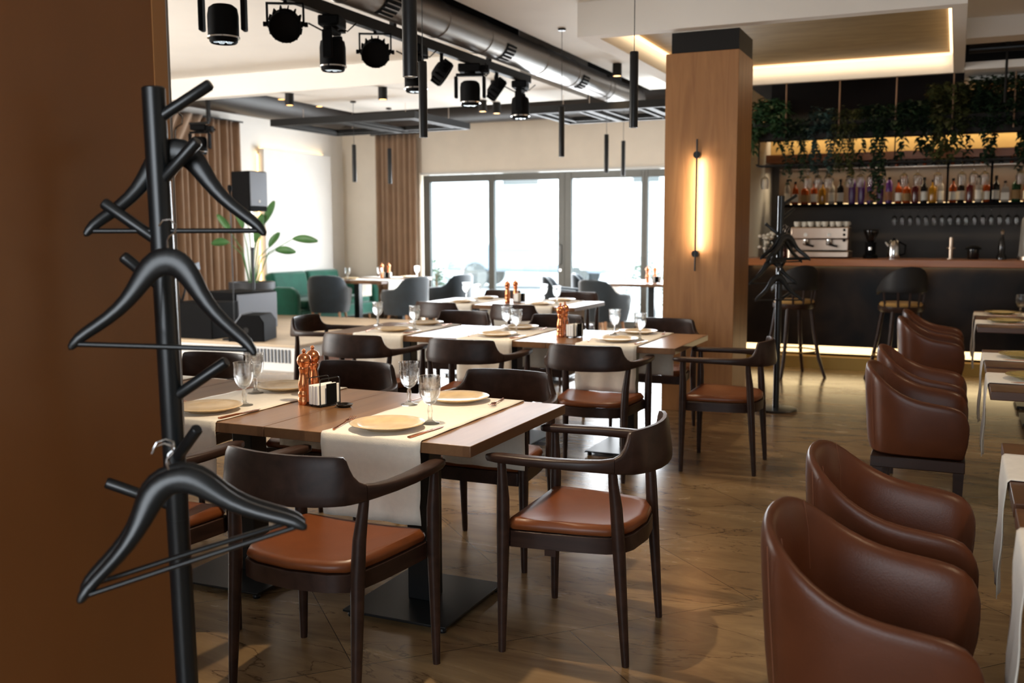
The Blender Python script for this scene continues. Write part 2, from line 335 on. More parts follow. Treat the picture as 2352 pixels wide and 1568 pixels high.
# dropped niche panel on left wall, back lit
pn=struct('trim_4',box((-9.47,11.95,.15),(-9.38,13.68,2.685)),'wallW',bev=.01)
def panel_led(name,lo,hi,lab): tag(obj(name,box(lo,hi),'led'),lab,'light strip')
panel_led('led_strip',(-9.497,12.0,2.688),(-9.475,13.6,2.70),'warm hidden strip glowing above the raised wall panel')
panel_led('led_strip',(-9.497,11.925,.3),(-9.475,11.945,2.6),'warm hidden strip glowing beside the raised wall panel behind the loudspeaker')
light('panel_top_glow','AREA',(-9.46,12.8,2.70),1.2,(1,.75,.45),target=(-9.5,12.8,2.78),size=1.6,sizey=.05)
light('panel_side_glow','AREA',(-9.46,11.94,1.5),2.2,(1,.75,.45),target=(-9.5,11.88,1.5),size=.05,sizey=2.3)
# ---------------------------------------------------------------- ducts
d=thing('air_duct','large round grey air duct running under the ceiling above the stage lights','duct')
dx,dz,dr=-3.93,3.166,.145
def ytube(y0,y1,r,x,z,seg=40): return MB().tube([(x,y0,z),(x,y1,z)],r,seg)
obj('duct_body',ytube(4.4,12.7,dr,dx,dz),'duct',d)
for y in (5.9,7.25,8.05,9.35,10.25,11.3,11.45): 
    obj('joint_ring',MB().rings([[(dx+r*math.cos(a),yy,dz+r*math.sin(a)) for a in [2*PI*k/40 for k in range(40)]] for r,yy in ((dr,y-.012),(dr+.006,y-.008),(dr+.006,y+.008),(dr,y+.012))],cap=False),'duct',d)
for y in (6.38,8.45,10.45):
    a0=R(-62); g=MB()
    # curved grille seated on the duct skin, lower right side
    for k in range(6):
        a=R(-70+k*13)
        g.box((.004,y-.09,-.0045),(.010,y+.09,.0045),Matrix.Translation((dx+(dr+.004)*math.cos(a),0,dz+(dr+.004)*math.sin(a)))@Matrix.Rotation(-a,4,'Y'))
    v=obj('vent_grille',g,'duct',d)
    b=MB(); b.rings([[(dx+(dr+.003)*math.cos(a),yy,dz+(dr+.003)*math.sin(a)) for a in [R(-80+i*8) for i in range(10)]] for yy in (y-.11,y+.11)],close=False,cap=False)
    obj('vent_backing',b,'plastic',v)
    L=v
d=thing('air_duct','dark round duct along the top of the window wall','duct')
obj('duct_body',MB().tube([(-9.52,13.72,3.41),(-1.75,13.72,3.41)],.31,40),'ductdark',d)
d=thing('air_duct','dark round duct along the top of the stage wall','duct')
obj('duct_body',MB().tube([(-9.06,9.52,3.36),(-9.06,13.35,3.36)],.30,40),'ductdark',d)
# hanging grid frames
def grid_frame(x0,x1,y0,y1,lab,parts=2):
    t=thing('ceiling_grid',lab,'ceiling frame',(x0,y0,2.8)); W,D=x1-x0,y1-y0; f=MB(); b=.05; h=.085
    f.box((0,0,0),(W,b,h)); f.box((0,D-b,0),(W,D,h)); f.box((0,b,0),(b,D-b,h)); f.box((W-b,b,0),(W,D-b,h))
    obj('outer_frame',f,'darkmetal',t)
    for k in range(1,parts):
        xx=W*k/parts; obj('cross_bar',box((xx-.04,b,0),(xx+.04,D-b,.05)),'darkmetal',t)
    for k in range(parts):
        a=W*k/parts+.13; c=W*(k+1)/parts-.13; g=MB(); g.box((a,.17,.01),(c,.21,.04)); g.box((a,D-.21,.01),(c,D-.17,.04)); g.box((a,.21,.01),(a+.04,D-.21,.04)); g.box((c-.04,.21,.01),(c,D-.21,.04)); 
        obj('inner_frame',g,'darkmetal',t)
        s=MB(); s.box((a,b,.012),(a+.02,.17,.035)); s.box((c-.02,b,.012),(c,.17,.035)); s.box((a,D-.17,.012),(a+.02,D-b,.035)); s.box((c-.02,D-.17,.012),(c,D-b,.035)); obj('spacer',s,'darkmetal',t)
    for xx in (.3,W-.3):
        for yy,top in ((.3,Z2 if x0<-5 else 3.8),(D-.04,3.8)): obj('suspension_wire',MB().tube([(xx,yy,.05),(xx,yy,top-2.8)],.003,5),'steel',t)
grid_frame(-8.08,-5.96,10.45,11.93,'dark metal ceiling frame hanging before the curtain and the stage wall')
grid_frame(-4.56,-2.45,10.66,11.9,'dark metal ceiling frame hanging over the doors left of the oak column',3)
# ---------------------------------------------------------------- ceiling lamps
def downlight():
    t=thing('ceiling_spotlight','','ceiling lamp')
    obj('housing',MB().lathe([(.001,.135),(.05,.135),(.05,0),(.044,0),(.044,.02),(.001,.02)],24),'darkmetal',t,bev=0)
    obj('diffuser',MB().lathe([(.001,.004),(.043,.004),(.043,.012),(.001,.012)],24),'lamp',t); return t
DL=Proto(downlight)
for x,y,z,lab in ((-7.04,9.47,Z2-.135,'short black ceiling spotlight over the stage, leftmost on the white slab'),(-5.815,9.5,Z2-.135,'short black ceiling spotlight on the white slab above the hanging frame'),
    (-4.50,9.6,Z2-.135,'short black ceiling spotlight behind the stage light rail'),(-3.46,10.52,ZC-.135,'short black ceiling spotlight right of the silver duct by the column'),
    (-5.3,10.95,Z2-.135,'black ceiling spotlight seen beneath the middle moving head'),(-5.23,11.2,Z2-.135,'black ceiling spotlight just left of the last moving head')):
    DL.put((x,y,z),0,lab,'round black ceiling spotlights'); light('spotlight_glow','SPOT',(x,y,z-.01),22,(1,.72,.42),target=(x,y,0),spot=80,blend=.7)
for x,y,lab in ((-7.6,10.06,'glowing disc spotlight nearest the stage, in the dark ceiling gap'),(-7.58,10.82,'glowing disc spotlight above the hanging frame, in the dark ceiling gap')):
    o=DL.put((x,y,3.06),0,lab,'round black ceiling spotlights'); obj('hanging_rod',MB().tube([(0,0,.13),(0,0,.74)],.012,8),'black',o)
    light('spotlight_glow','SPOT',(x,y,3.05),22,(1,.72,.42),target=(x,y,0),spot=80,blend=.7)
def pendant():
    t=thing('pendant_lamp','','pendant lamp'); L=.45
    obj('lamp_tube',MB().lathe([(.001,L),(.024,L),(.026,L-.004),(.026,0),(.022,0),(.022,.03),(.001,.03)],28),'blackmetal',t)
    obj('diffuser',MB().lathe([(.001,.006),(.0215,.006),(.0215,.016),(.001,.016)],20),'ledw',t); return t
PD=Proto(pendant)
def put_pendant(x,y,z,top,lab,e=30):
    o=PD.put((x,y,z),0,lab,'black tube pendant lamps over the tables')
    obj('cord',MB().tube([(0,0,.45),(0,0,top-z-.02)],.0025,6),'blackmetal',o)
    obj('canopy',MB().lathe([(.001,top-z),(.035,top-z),(.035,top-z-.02),(.001,top-z-.02)],20),'blackmetal',o)
    light('pendant_glow','SPOT',(x,y,z-.01),e,(1,.80,.55),target=(x,y,0),spot=95,blend=.6,soft=.022)
# cords are added as parts of each copy, so build the proto without them first
P0=[(-1.755,3.05,1.985,ZC,'black tube pendant lamp hanging nearest, at the top of the view',85),
 (-2.98,5.33,2.02,ZC,'black tube pendant lamp just right of and behind the nearest one',46),
 (-1.822,5.866,2.077,ZC,'black tube pendant lamp beside the oak column, over the right end of the middle row',46),
 (-3.33,8.53,2.13,ZC,'black tube pendant lamp hanging before the duct, over the far row',40),
 (-3.83,11.27,2.142,ZC,'thin black tube pendant lamp before the door with the handle',16),
 (-4.0,12.45,2.17,3.8,'smallest black tube pendant lamp, right of another before the glazed doors',16),
 (-6.75,10.34,2.06,Z2,'black tube pendant lamp hanging before the cream wall corner',26),
 (-6.71,11.1,2.07,Z2,'black tube pendant lamp hanging before the brown curtain by the doors',20)]
first=PD.put((0,0,-5),0,'x')   # prototype
for a in P0: put_pendant(*a)
for ch in list(first.children): bpy.data.objects.remove(ch)
bpy.data.objects.remove(first)
# ---------------------------------------------------------------- stage lights on a rail
t=thing('lighting_rail','dark metal rail under the duct carrying the stage lights','rail')
obj('rail_bar',box((-4.03,4.45,2.93),(-3.97,9.33,3.008)),'darkmetal',t,bev=.004)
for y in (4.8,6.7,8.4): obj('hanger_bracket',box((-4.02,y-.02,3.008),(-3.98,y+.02,3.06)),'darkmetal',t)
def moving_head():
    t=thing('moving_head_light','','stage light')
    obj('base_box',box((-.10,-.075,-.075),(.10,.075,-.005)),'plastic',t,bev=.012)
    obj('control_box',box((.10,-.05,-.085),(.17,.05,-.02)),'plastic',t,bev=.004)
    y=MB(); y.box((-.125,-.03,-.11),(.125,.03,-.085)); 
    for s in(-1,1): y.box((s*.125-.014,-.035,-.30),(s*.125+.014,.035,-.11))
    y.lathe([(.05,-.09),(.05,-.07)],16)
    obj('yoke',y,'plastic',t,bev=.008)
    h=obj('lamp_head',MB().lathe([(.001,-.15),(.06,-.152),(.083,-.17),(.09,-.21),(.09,-.33),(.082,-.335),(.082,-.36),(.074,-.37),(.07,-.355),(.001,-.352)],28),'plastic',t)
    obj('trim_ring',MB().rings([[(r*math.cos(a),r*math.sin(a),z) for a in [2*PI*k/28 for k in range(28)]] for r,z in ((.089,-.332),(.095,-.334),(.095,-.343),(.084,-.343))],cap=False),'chrome',h)
    l=MB()
    for k in range(7):
        a=2*PI*k/6; r=.045 if k<6 else 0
        l.lathe([(.001,-.366),(.014,-.364),(.019,-.356)],10,c=(r*math.cos(a),r*math.sin(a),0))
    obj('lenses',l,'lens',h)
    c=MB(); c.tube([(.09,0,-.06),(.14,.05,-.1),(.16,.12,-.06),(.1,.2,-.02)],.006,6); c.tube([(.09,-.03,-.05),(.17,-.06,-.07),(.15,-.13,-.02)],.005,6); obj('cable',c,'plastic',t)
    return t
def par_light():
    t=thing('par_light','','stage light')
    y=MB(); 
    for s in (-1,1): y.box((s*.115-.006,-.015,-.16),(s*.115+.006,.015,-.02))
    y.box((-.121,-.015,-.025),(.121,.015,-.015)); y.lathe([(.012,-.02),(.012,.0)],8); obj('bracket',y,'plastic',t)
    mt=T(0,0,-.15,rx=R(-55))
    h=obj('lamp_head',MB().lathe([(.001,.07),(.055,.068),(.088,.045),(.10,.01),(.105,-.05),(.098,-.052),(.095,-.04),(.001,-.04)],28,mtx=mt),'plastic',t)
    f=MB()
    for k in range(14):
        a=2*PI*k/14; f.box((.085,-.004,-.04),(.112,.004,.04),mt@Matrix.Rotation(a,4,'Z'))
    obj('cooling_fins',f,'plastic',h)
    k=MB()
    for s in(-1,1): k.lathe([(.001,0),(.016,0),(.016,.02),(.001,.02)],12,mtx=T(s*.121 if s>0 else -.141,0,-.15,ry=R(90)))
    obj('tilt_knobs',k,'plastic',t)
    obj('switch_plate',box((-.02,-.012,.069),(.02,.012,.073)).box((0,0,0),(0,0,0)) if False else MB().box((-.02,-.012,.066),(.02,.012,.071),mt),'label',h)
    return t
MH=Proto(moving_head); PL=Proto(par_light)
ry=24
MH.put((-4.0,4.76,2.93),R(24),'moving head stage light nearest, at the top left of the view','moving head stage lights')
PL.put((-4.0,5.36,2.93),R(30),'finned par stage light nearest, cut by the top of the view','par stage lights')
MH.put((-4.0,5.885,2.93),R(108),'moving head stage light turned sideways between two finned pars','moving head stage lights')
PL.put((-4.0,6.44,2.93),R(30),'finned par stage light left of the thickest pendant lamp','par stage lights')
MH.put((-4.0,7.04,2.93),R(100),'moving head stage light partly behind the nearest pendant lamps','moving head stage lights')
PL.put((-4.0,7.48,2.93),R(118),'par stage light seen edge on, left of the middle moving head','par stage lights')
MH.put((-4.0,8.01,2.93),R(20),'moving head stage light with bright lenses, between two edge on pars','moving head stage lights')
PL.put((-4.0,8.56,2.93),R(118),'par stage light seen edge on, right of the middle moving head','par stage lights')
MH.put((-4.0,9.12,2.93),R(105),'moving head stage light farthest along the rail, beside the duct','moving head stage lights')
MH.put((-8.75,9.9,2.80),R(20),'moving head stage light by the curtain behind the coat rack','moving head stage lights')
tag(obj('light_stand',box((-8.9,9.88,2.80),(-8.6,9.92,2.83)).box((-8.62,9.88,2.83),(-8.58,9.92,3.8)),'darkmetal'),'short dark bracket holding the stage light beside the curtain','bracket')
# ================================================================ FURNITURE
def mirror(p): return [(-x,)+tuple(r) for x,*r in p]
def sweep_section(st,seg=12):
    """st: list of (x,y,width,zb,zt,tilt); returns rings with rounded rectangle sections"""
    rs=[]; n=len(st)
    for i,(x,y,w,zb,zt,tl) in enumerate(st):
        a=Vector(st[max(i-1,0)][:2]); b=Vector(st[min(i+1,n-1)][:2]); t=(b-a).normalized(); nx,ny=t.y,-t.x
        cz=(zb+zt)/2; hz=(zt-zb)/2; hw=w/2; ring=[]
        for k in range(seg):
            th=2*PI*(k+.5)/seg; c,s=math.cos(th),math.sin(th); e=.45
            u=hw*math.copysign(abs(c)**e,c); v=hz*math.copysign(abs(s)**e,s)
            u2=u+tl*(v/hz if hz>0 else 0)
            ring.append((x+nx*u2,y+ny*u2,cz+v))
        rs.append(ring)
    return rs
ARM=[(.262,.262,.020,.676,.694,0),(.268,.250,.042,.673,.698,0),(.273,.215,.056,.671,.701,0),(.282,.12,.060,.671,.702,0),(.287,.02,.055,.670,.703,0),(.281,-.08,.046,.668,.704,0),(.266,-.145,.038,.664,.706,0),(.250,-.183,.033,.660,.711,0)]
BACK=[(.250,-.183,.033,.660,.711,0),(.240,-.201,.030,.658,.722,.001),(.231,-.214,.028,.657,.741,.003),(.224,-.222,.026,.656,.765,.005),(.219,-.228,.025,.656,.788,.007),(.212,-.234,.024,.655,.797,.008),(.19,-.249,.024,.654,.800,.008),(.14,-.270,.024,.652,.801,.010),(.07,-.285,.024,.650,.801,.010),(0,-.290,.024,.649,.801,.010)]
def seat_outline(k=1.0,n=36):
    pts=[]
    # front edge straight, sides taper, back bulges
    ctrl=[(-.24,.205),(-.12,.212),(0,.214),(.12,.212),(.24,.205),(.252,.18),(.245,.08),(.232,-.05),(.215,-.15),(.19,-.195),(.13,-.222),(0,-.238),(-.13,-.222),(-.19,-.195),(-.215,-.15),(-.232,-.05),(-.245,.08),(-.252,.18)]
    cy=-.01
    return [(x*k,cy+(y-cy)*k) for x,y in ctrl]
def dining_chair():
    t=thing('dining_chair','','chair')
    fr=MB(); o=seat_outline(1.0); i=seat_outline(.86); n=len(o)
    rs=[[(x,y,.372) for x,y in o],[(x,y,.428) for x,y in o],[(x,y,.428) for x,y in i],[(x,y,.372) for x,y in i],[(x,y,.372) for x,y in o]]
    fr.rings([list(r) for r in rs],True,False); obj('seat_frame',fr,'darkwood',t,bev=.003)
    cu=MB(); rs=[]
    for k,z,dip in ((.90,.428,0),(.965,.432,0),(.985,.442,0),(.975,.453,0),(.93,.460,.0),(.82,.462,.3),(.6,.461,.7),(.3,.460,1),(.05,.46,1)):
        ring=[]
        for x,y in seat_outline(k): ring.append((x,y,z-dip*.010+ (.010*(abs(x)/.25)**2 if k<.95 else 0)))
        rs.append(ring)
    cu.rings(rs); obj('seat_cushion',cu,'seatleather',t,ang=60)
    for s in(-1,1):
        l=MB().tube([(s*.272,.207,0),(s*.271,.207,.02),(s*.268,.205,.25),(s*.266,.203,.42),(s*.267,.203,.54),(s*.270,.205,.62),(s*.271,.207,.676)],[.0125,.0135,.019,.0225,.022,.017,.0145],14); obj('leg',l,'darkwood',t)
        l=MB().tube([(s*.232,-.225,0),(s*.232,-.224,.02),(s*.230,-.208,.25),(s*.228,-.196,.42),(s*.232,-.188,.54),(s*.240,-.180,.62),(s*.247,-.178,.672)],[.0125,.0135,.019,.0225,.021,.017,.0145],14); obj('leg',l,'darkwood',t)
        st=[(s*a[0],)+a[1:] for a in ARM]; a=MB(); a.rings(sweep_section(st)); obj('armrest',a,'darkwood',t,ang=50)
    full=BACK+[(-a[0],)+a[1:] for a in BACK[-2::-1]]
    # tilt sign: keep outward; section normal flips consistently along the sweep
    a=MB(); a.rings(sweep_section(full)); obj('backrest',a,'darkwood',t,ang=50)
    return t
CH=Proto(dining_chair); F=0; B=PI
GC='dark wood dining chairs with tan leather seats'
chairs=[((-1.815,2.60),R(0),'dark wood chair nearest the camera with its curved back turned to us'),
 ((-1.185,3.265),R(92),'dark wood chair at the right end of the near table, seen from its side'),
 ((-1.90,3.955),R(180),'dark wood chair behind the right half of the near table, facing us'),
 ((-2.735,3.94),R(180),'dark wood chair behind the pepper mills of the near table'),
 ((-2.62,2.56),R(0),'dark wood chair at the near left, mostly hidden behind the coat rack'),
 ((-3.65,3.95),R(180),'dark wood chair back rising behind the left stemmed glasses, beside the coat rack'),
 ((-3.52,5.56),R(0),'dark wood chair with its back to us at the left of the middle row'),
 ((-2.755,5.58),R(3),'dark wood chair with its back to us at the centre of the middle row'),
 ((-1.945,5.575),R(2),'dark wood chair with its back to us at the right of the middle row'),
 ((-1.275,6.055),R(92),'dark wood chair at the right end of the middle row, before the oak column'),
 ((-4.42,6.42),R(-82),'dark wood chair at the left end of the middle row, turned sideways'),
 ((-3.68,7.02),R(183),'dark wood chair on the far side of the middle row, leftmost of its three'),
 ((-2.86,6.98),R(176),'dark wood chair on the far side of the middle row, behind the copper mills'),
 ((-1.98,6.98),R(178),'dark wood chair at the far side of the middle row, against the oak column'),
 ((-4.42,8.36),R(-4),'dark wood chair with its back to us at the left of the far row'),
 ((-3.63,8.36),R(-3),'dark wood chair with its back to us at the right of the far row'),
 ((-4.64,9.84),R(178),'dark wood chair behind the far row, just behind its copper mills'),
 ((-3.72,9.80),R(180),'dark wood chair behind the right end of the far row')]
for (x,y),rz,lab in chairs: CH.put((x,y,0),rz,lab,GC)
tg=MB().box((-.02,-.001,-.028),(.02,.001,0)); tg_o=[o for o in COL.objects if o.name.startswith('dining_chair') and o.get('label','').startswith('dark wood chair at the right end of the near')][0]
lb=obj('care_tag',MB().box((-.245,.02,.352),(-.243,.06,.374)),'darkwood',tg_o)
# square tables
TW=.838; TD=.864
def square_table(topm='tabletop'):
    t=thing('dining_table','','table'); w,d=TW/2,TD/2
    obj('table_top',box((-w,-d,.712),(w,d,.75)),topm,t,bev=.002)
    obj('column',box((-.05,-.05,.03),(.05,.05,.70)),'blackmetal',t,bev=.004)
    obj('top_bracket',box((-.2,-.2,.70),(.2,.2,.712)),'blackmetal',t)
    obj('base_plate',box((-.22,-.25,.02),(.22,.25,.03)),'blackmetal',t,bev=.002)
    for sx in(-1,1):
        for sy in(-1,1): obj('foot',MB().lathe([(.001,0),(.014,0),(.016,.008),(.010,.02),(.001,.02)],12,c=(sx*.195,sy*.225,0)),'blackmetal',t)
    return t
TB=Proto(square_table)
rowA=[(-1.845,3.272,'square wooden table at the right end of the near row'),(-2.685,3.272,'square wooden table at the left of the near row, beside the coat rack'),(-3.525,3.272,'square wooden table of the near row, hidden behind the coat rack')]
rowB=[(-1.935,6.20,'square wooden table at the right end of the middle row'),(-2.775,6.20,'square wooden table at the centre of the middle row'),(-3.615,6.20,'square wooden table at the left end of the middle row')]
rowC=[(-3.62,8.97,'square wooden table at the right end of the far row, reflecting the windows'),(-4.46,8.97,'square wooden table at the left end of the far row, reflecting the windows')]
for x,y,l in rowA+rowB+rowC: TB.put((x,y,0),0,l,'square wooden dining tables')
def runner(W=.40,D=TD,drop=.29):
    def b():
        t=MB(); rows=[]; d=D/2; pts=[(-d-.008,.752-drop)]
        for k in range(8): pts.append((-d-.008-.003*math.sin(k),.752-drop+drop*(k+1)/9))
        pts+=[(-d-.006,.748),(-d+.002,.7535)]
        for k in range(1,12): pts.append((-d+D*k/12,.7535))
        pts+=[(d-.002,.7535),(d+.006,.748)]
        for k in range(9): pts.append((d+.008+.002*math.sin(k*1.3),.745-drop*(k+1)/9))
        n=16
        for i,(y,z) in enumerate(pts):
            row=[]
            for j in range(n+1):
                x=-W/2+W*j/n; hang=max(0,(.74-z))/.29
                row.append((x*(1-.02*hang)+.003*math.sin(z*30+i)*hang,y+(.006*math.sin(j*1.1+ (1 if y>0 else 0)))*hang*(1 if y>0 else -1) - (0.004*hang if y<0 else -.004*hang),z+.0012*math.sin(i*2.1)*(1 if j in(0,n) else 0)))
            rows.append(row)
        t.grid(rows); o=obj('table_runner',t,'cloth',None,solid=.002,ang=80); tag(o,'','table runner'); return o
    return b
RN=Proto(runner())
GR='cream linen table runners'
for x,y,l in ((-1.81,3.272,'cream linen runner hanging over the near table behind the nearest chair'),(-2.68,3.272,'cream linen runner on the left part of the near table, beside the coat rack'),(-3.53,3.272,'cream linen runner on the table hidden behind the coat rack'),
    (-1.955,6.20,'cream linen runner at the right end of the middle row'),(-2.79,6.20,'cream linen runner at the centre of the middle row'),(-3.60,6.20,'cream linen runner at the left end of the middle row'),
    (-3.62,8.97,'cream linen runner at the right of the far row'),(-4.46,8.97,'cream linen runner at the left of the far row')):
    RN.put((x,y,0),0,l,GR)
# tableware
def plate(m='plate'):
    def b():
        o=obj('plate',MB().lathe([(.001,.004),(.055,.004),(.075,0),(.078,.004),(.105,.012),(.131,.020),(.134,.0225),(.131,.0245),(.100,.0175),(.085,.012),(.001,.010)],48),m,None,ang=50); tag(o,'','plate'); return o
    return b
PT=Proto(plate())
def put_plate(x,y,lab,z=.7545): return PT.put((x,y,z),0,lab,'beige plates on the dining tables')
def goblet():
    t=thing('water_goblet','','glass'); seg=24
    def flu(r,z,amp): return [((r+(amp if k%2 else 0))*math.cos(2*PI*k/seg),(r+(amp if k%2 else 0))*math.sin(2*PI*k/seg),z) for k in range(seg)]
    st=MB(); st.rings([flu(.034,0,0),flu(.034,.003,0),flu(.020,.006,0),flu(.009,.014,0),flu(.0065,.030,.0008),flu(.009,.048,.001),flu(.0085,.058,0),flu(.006,.066,0),flu(.010,.071,0)])
    obj('stem',st,'glass',t,ang=50)
    out=[(.008,.070,0),(.020,.077,.0008),(.030,.092,.0014),(.0365,.112,.0014),(.039,.132,.0014),(.040,.143,.0),(.0385,.150,0),(.0405,.176,0)]
    inn=[(.0385,.1755,0),(.036,.150,0),(.0355,.132,0),(.033,.112,0),(.026,.094,0),(.016,.083,0),(.003,.080,0)]
    b=MB(); b.rings([flu(*a) for a in out]+[flu(*a) for a in inn]); obj('bowl',b,'glass',t,ang=40); return t
GB=Proto(goblet)
def put_goblet(x,y,lab,z=.7545): return GB.put((x,y,z),random.uniform(0,6),lab,'clear stemmed water glasses')
def mill():
    t=thing('pepper_mill','','pepper mill')
    obj('body',MB().lathe([(.001,0),(.027,0),(.028,.004),(.028,.028),(.025,.032),(.0275,.038),(.0275,.050),(.023,.056),(.025,.062),(.0265,.085),(.021,.112),(.0185,.128),(.021,.142),(.023,.150),(.021,.156),(.001,.156)],32),'copper',t,ang=60)
    h=obj('head',MB().lathe([(.001,.156),(.020,.156),(.0225,.161),(.0285,.170),(.030,.182),(.026,.197),(.017,.206),(.007,.209),(.006,.212),(.001,.212)],32),'copper',t,ang=60)
    obj('finial',MB().lathe([(.001,.210),(.005,.212),(.008,.218),(.008,.222),(.004,.228),(.001,.229)],16),'copper',h); return t
ML=Proto(mill)
def holder():
    t=thing('napkin_holder','','napkin holder')
    obj('base_tray',box((-.055,-.035,.004),(.055,.035,.010)),'blackmetal',t,bev=.002)
    for y in(-.033,.033): obj('wire_loop',MB().tube([(-.052,y,.008),(-.052,y,.105),(-.048,y,.112),(-.040,y,.115),(.040,y,.115),(.048,y,.112),(.052,y,.105),(.052,y,.008)],.0022,8),'blackmetal',t)
    for sx in(-1,1):
        for sy in(-1,1): obj('foot',MB().lathe([(.001,0),(.005,0),(.005,.004),(.001,.004)],8,c=(sx*.045,sy*.028,0)),'blackmetal',t)
    obj('menu_card',box((-.024,-.040,.012),(.030,-.0365,.093)),'plastic',t,bev=.002)
    return t
def napkins():
    n=MB()
    for k in range(9): n.box((-.062+.001*(k%3),-.028+.0062*k,.0105),(.058-.001*(k%2),-.0225+.0062*k,.088-.0012*((k*5)%4)))
    o=obj('napkin_stack',n,'paper',None,bev=.0008); tag(o,'','napkins'); return o
HD=Proto(holder); NP=Proto(napkins)
def dish():
    o=obj('small_dish',MB().lathe([(.001,.002),(.025,0),(.034,.008),(.036,.012),(.033,.012),(.022,.005),(.001,.004)],28),'darkbottle',None); tag(o,'small black round dish beside the napkin holder on the near table','dish'); return o
FK=None
def fork():
    b=MB(); b.tube([(0,-.10,.003),(0,-.05,.004),(0,0,.006),(0,.03,.010),(0,.045,.009)],[.0042,.003,.0022,.0025,.004],8)
    b.add([(-.010,.044,.009),(.010,.044,.009),(.011,.062,.006),(-.011,.062,.006),(-.010,.044,.011),(.010,.044,.011),(.011,.062,.008),(-.011,.062,.008)],[(0,3,2,1),(4,5,6,7),(0,1,5,4),(1,2,6,5),(2,3,7,6),(3,0,4,7)])
    for k in range(4): b.tube([(-.0105+.007*k,.061,.007),(-.0105+.007*k,.080,.007),(-.0105+.007*k,.102,.012)],[.0018,.0016,.0010],6)
    o=obj('fork',b,'rosegold',None); tag(o,'','fork'); return o
def knife():
    b=MB(); b.box((-.0065,-.11,.001),(.0065,-.01,.006)); b.add([(-.006,-.01,.002),(.005,-.01,.002),(.009,.02,.002),(.008,.09,.002),(0,.115,.002),(-.006,.09,.002)]+[(-.006,-.01,.0045),(.005,-.01,.0045),(.009,.02,.004),(.008,.09,.0035),(0,.115,.003),(-.006,.09,.004)],[(0,5,4,3,2,1),(6,7,8,9,10,11)]+[(i,(i+1)%6,(i+1)%6+6,i+6) for i in range(6)])
    o=obj('knife',b,'rosegold',None,bev=.001); tag(o,'','knife'); return o
FKP=Proto(fork); KNP=Proto(knife)
random.seed(3)
def setting(x,y,near,where,g=(None,None),fk=True):
    s=-1 if near else 1
    side='near' if near else 'far'
    put_plate(x,y,'beige plate on the %s side of %s'%(side,where))
    if g: put_goblet(g[0],g[1],'stemmed water glass by the %s plate of %s'%(side,where))
    if fk:
        a=PI if not near else 0
        FKP.put((x+s*.178,y+ (.01*s),.756),a+R(13 if near else 10),'rose gold fork left of the %s plate of %s'%(side,where),'rose gold forks')
        KNP.put((x-s*.165,y-.01,.755),a+R(-4),'rose gold knife right of the %s plate of %s'%(side,where),'rose gold knives')
setting(-1.825,2.975,True,'the near table at the nearest chair',(-1.727,3.113))
setting(-1.858,3.58,False,'the near table at the nearest chair',(-1.994,3.422))
setting(-2.654,2.993,True,'the near table beside the coat rack',(-2.603,3.149))
setting(-2.699,3.543,False,'the near table beside the coat rack',(-2.757,3.41))
setting(-1.947,5.966,True,'the middle row right table',(-1.83,6.08))
setting(-1.964,6.48,False,'the middle row right table',(-2.08,6.32))
setting(-2.792,5.96,True,'the middle row centre table',(-2.69,6.06))
setting(-2.842,6.47,False,'the middle row centre table',(-2.87,6.30))
setting(-3.603,5.973,True,'the middle row left table',(-3.5,6.10))
setting(-3.634,6.50,False,'the middle row left table',(-3.95,6.33))
setting(-3.60,8.68,True,'the far row right table',(-3.5,8.85),False)
setting(-3.60,9.25,False,'the far row right table',(-3.75,9.13),False)
setting(-4.44,8.68,True,'the far row left table',(-4.36,8.85),False)
setting(-4.46,9.25,False,'the far row left table',(-4.62,9.13),False)
setting(-3.52,2.99,True,'the table hidden behind the coat rack',(-3.4,3.14),False)
for (mx,my),(nx,ny),(hx,hy),hr,w in (((-2.405,3.285),(-2.445,3.40),(-2.318,3.30),R(76),'the near table'),((-2.385,6.10),(-2.40,6.22),(-2.30,6.14),R(76),'the middle row'),((-4.06,8.93),(-4.03,9.06),(-3.96,9.0),R(76),'the far row')):
    ML.put((mx,my,.7505),0,'copper pepper mill on %s, the front one of the pair'%w,'copper mills'); ML.put((nx,ny,.7505),0,'copper pepper mill on %s, the rear one of the pair'%w,'copper mills')
    HD.put((hx,hy,.7505),hr,'black wire napkin holder with a black card on %s'%w,'wire napkin holders'); NP.put((hx,hy,.7505),hr,'stack of white paper napkins in the holder on %s'%w,'napkin stacks')
dd=dish(); dd.location=(-2.225,3.30,.7505)
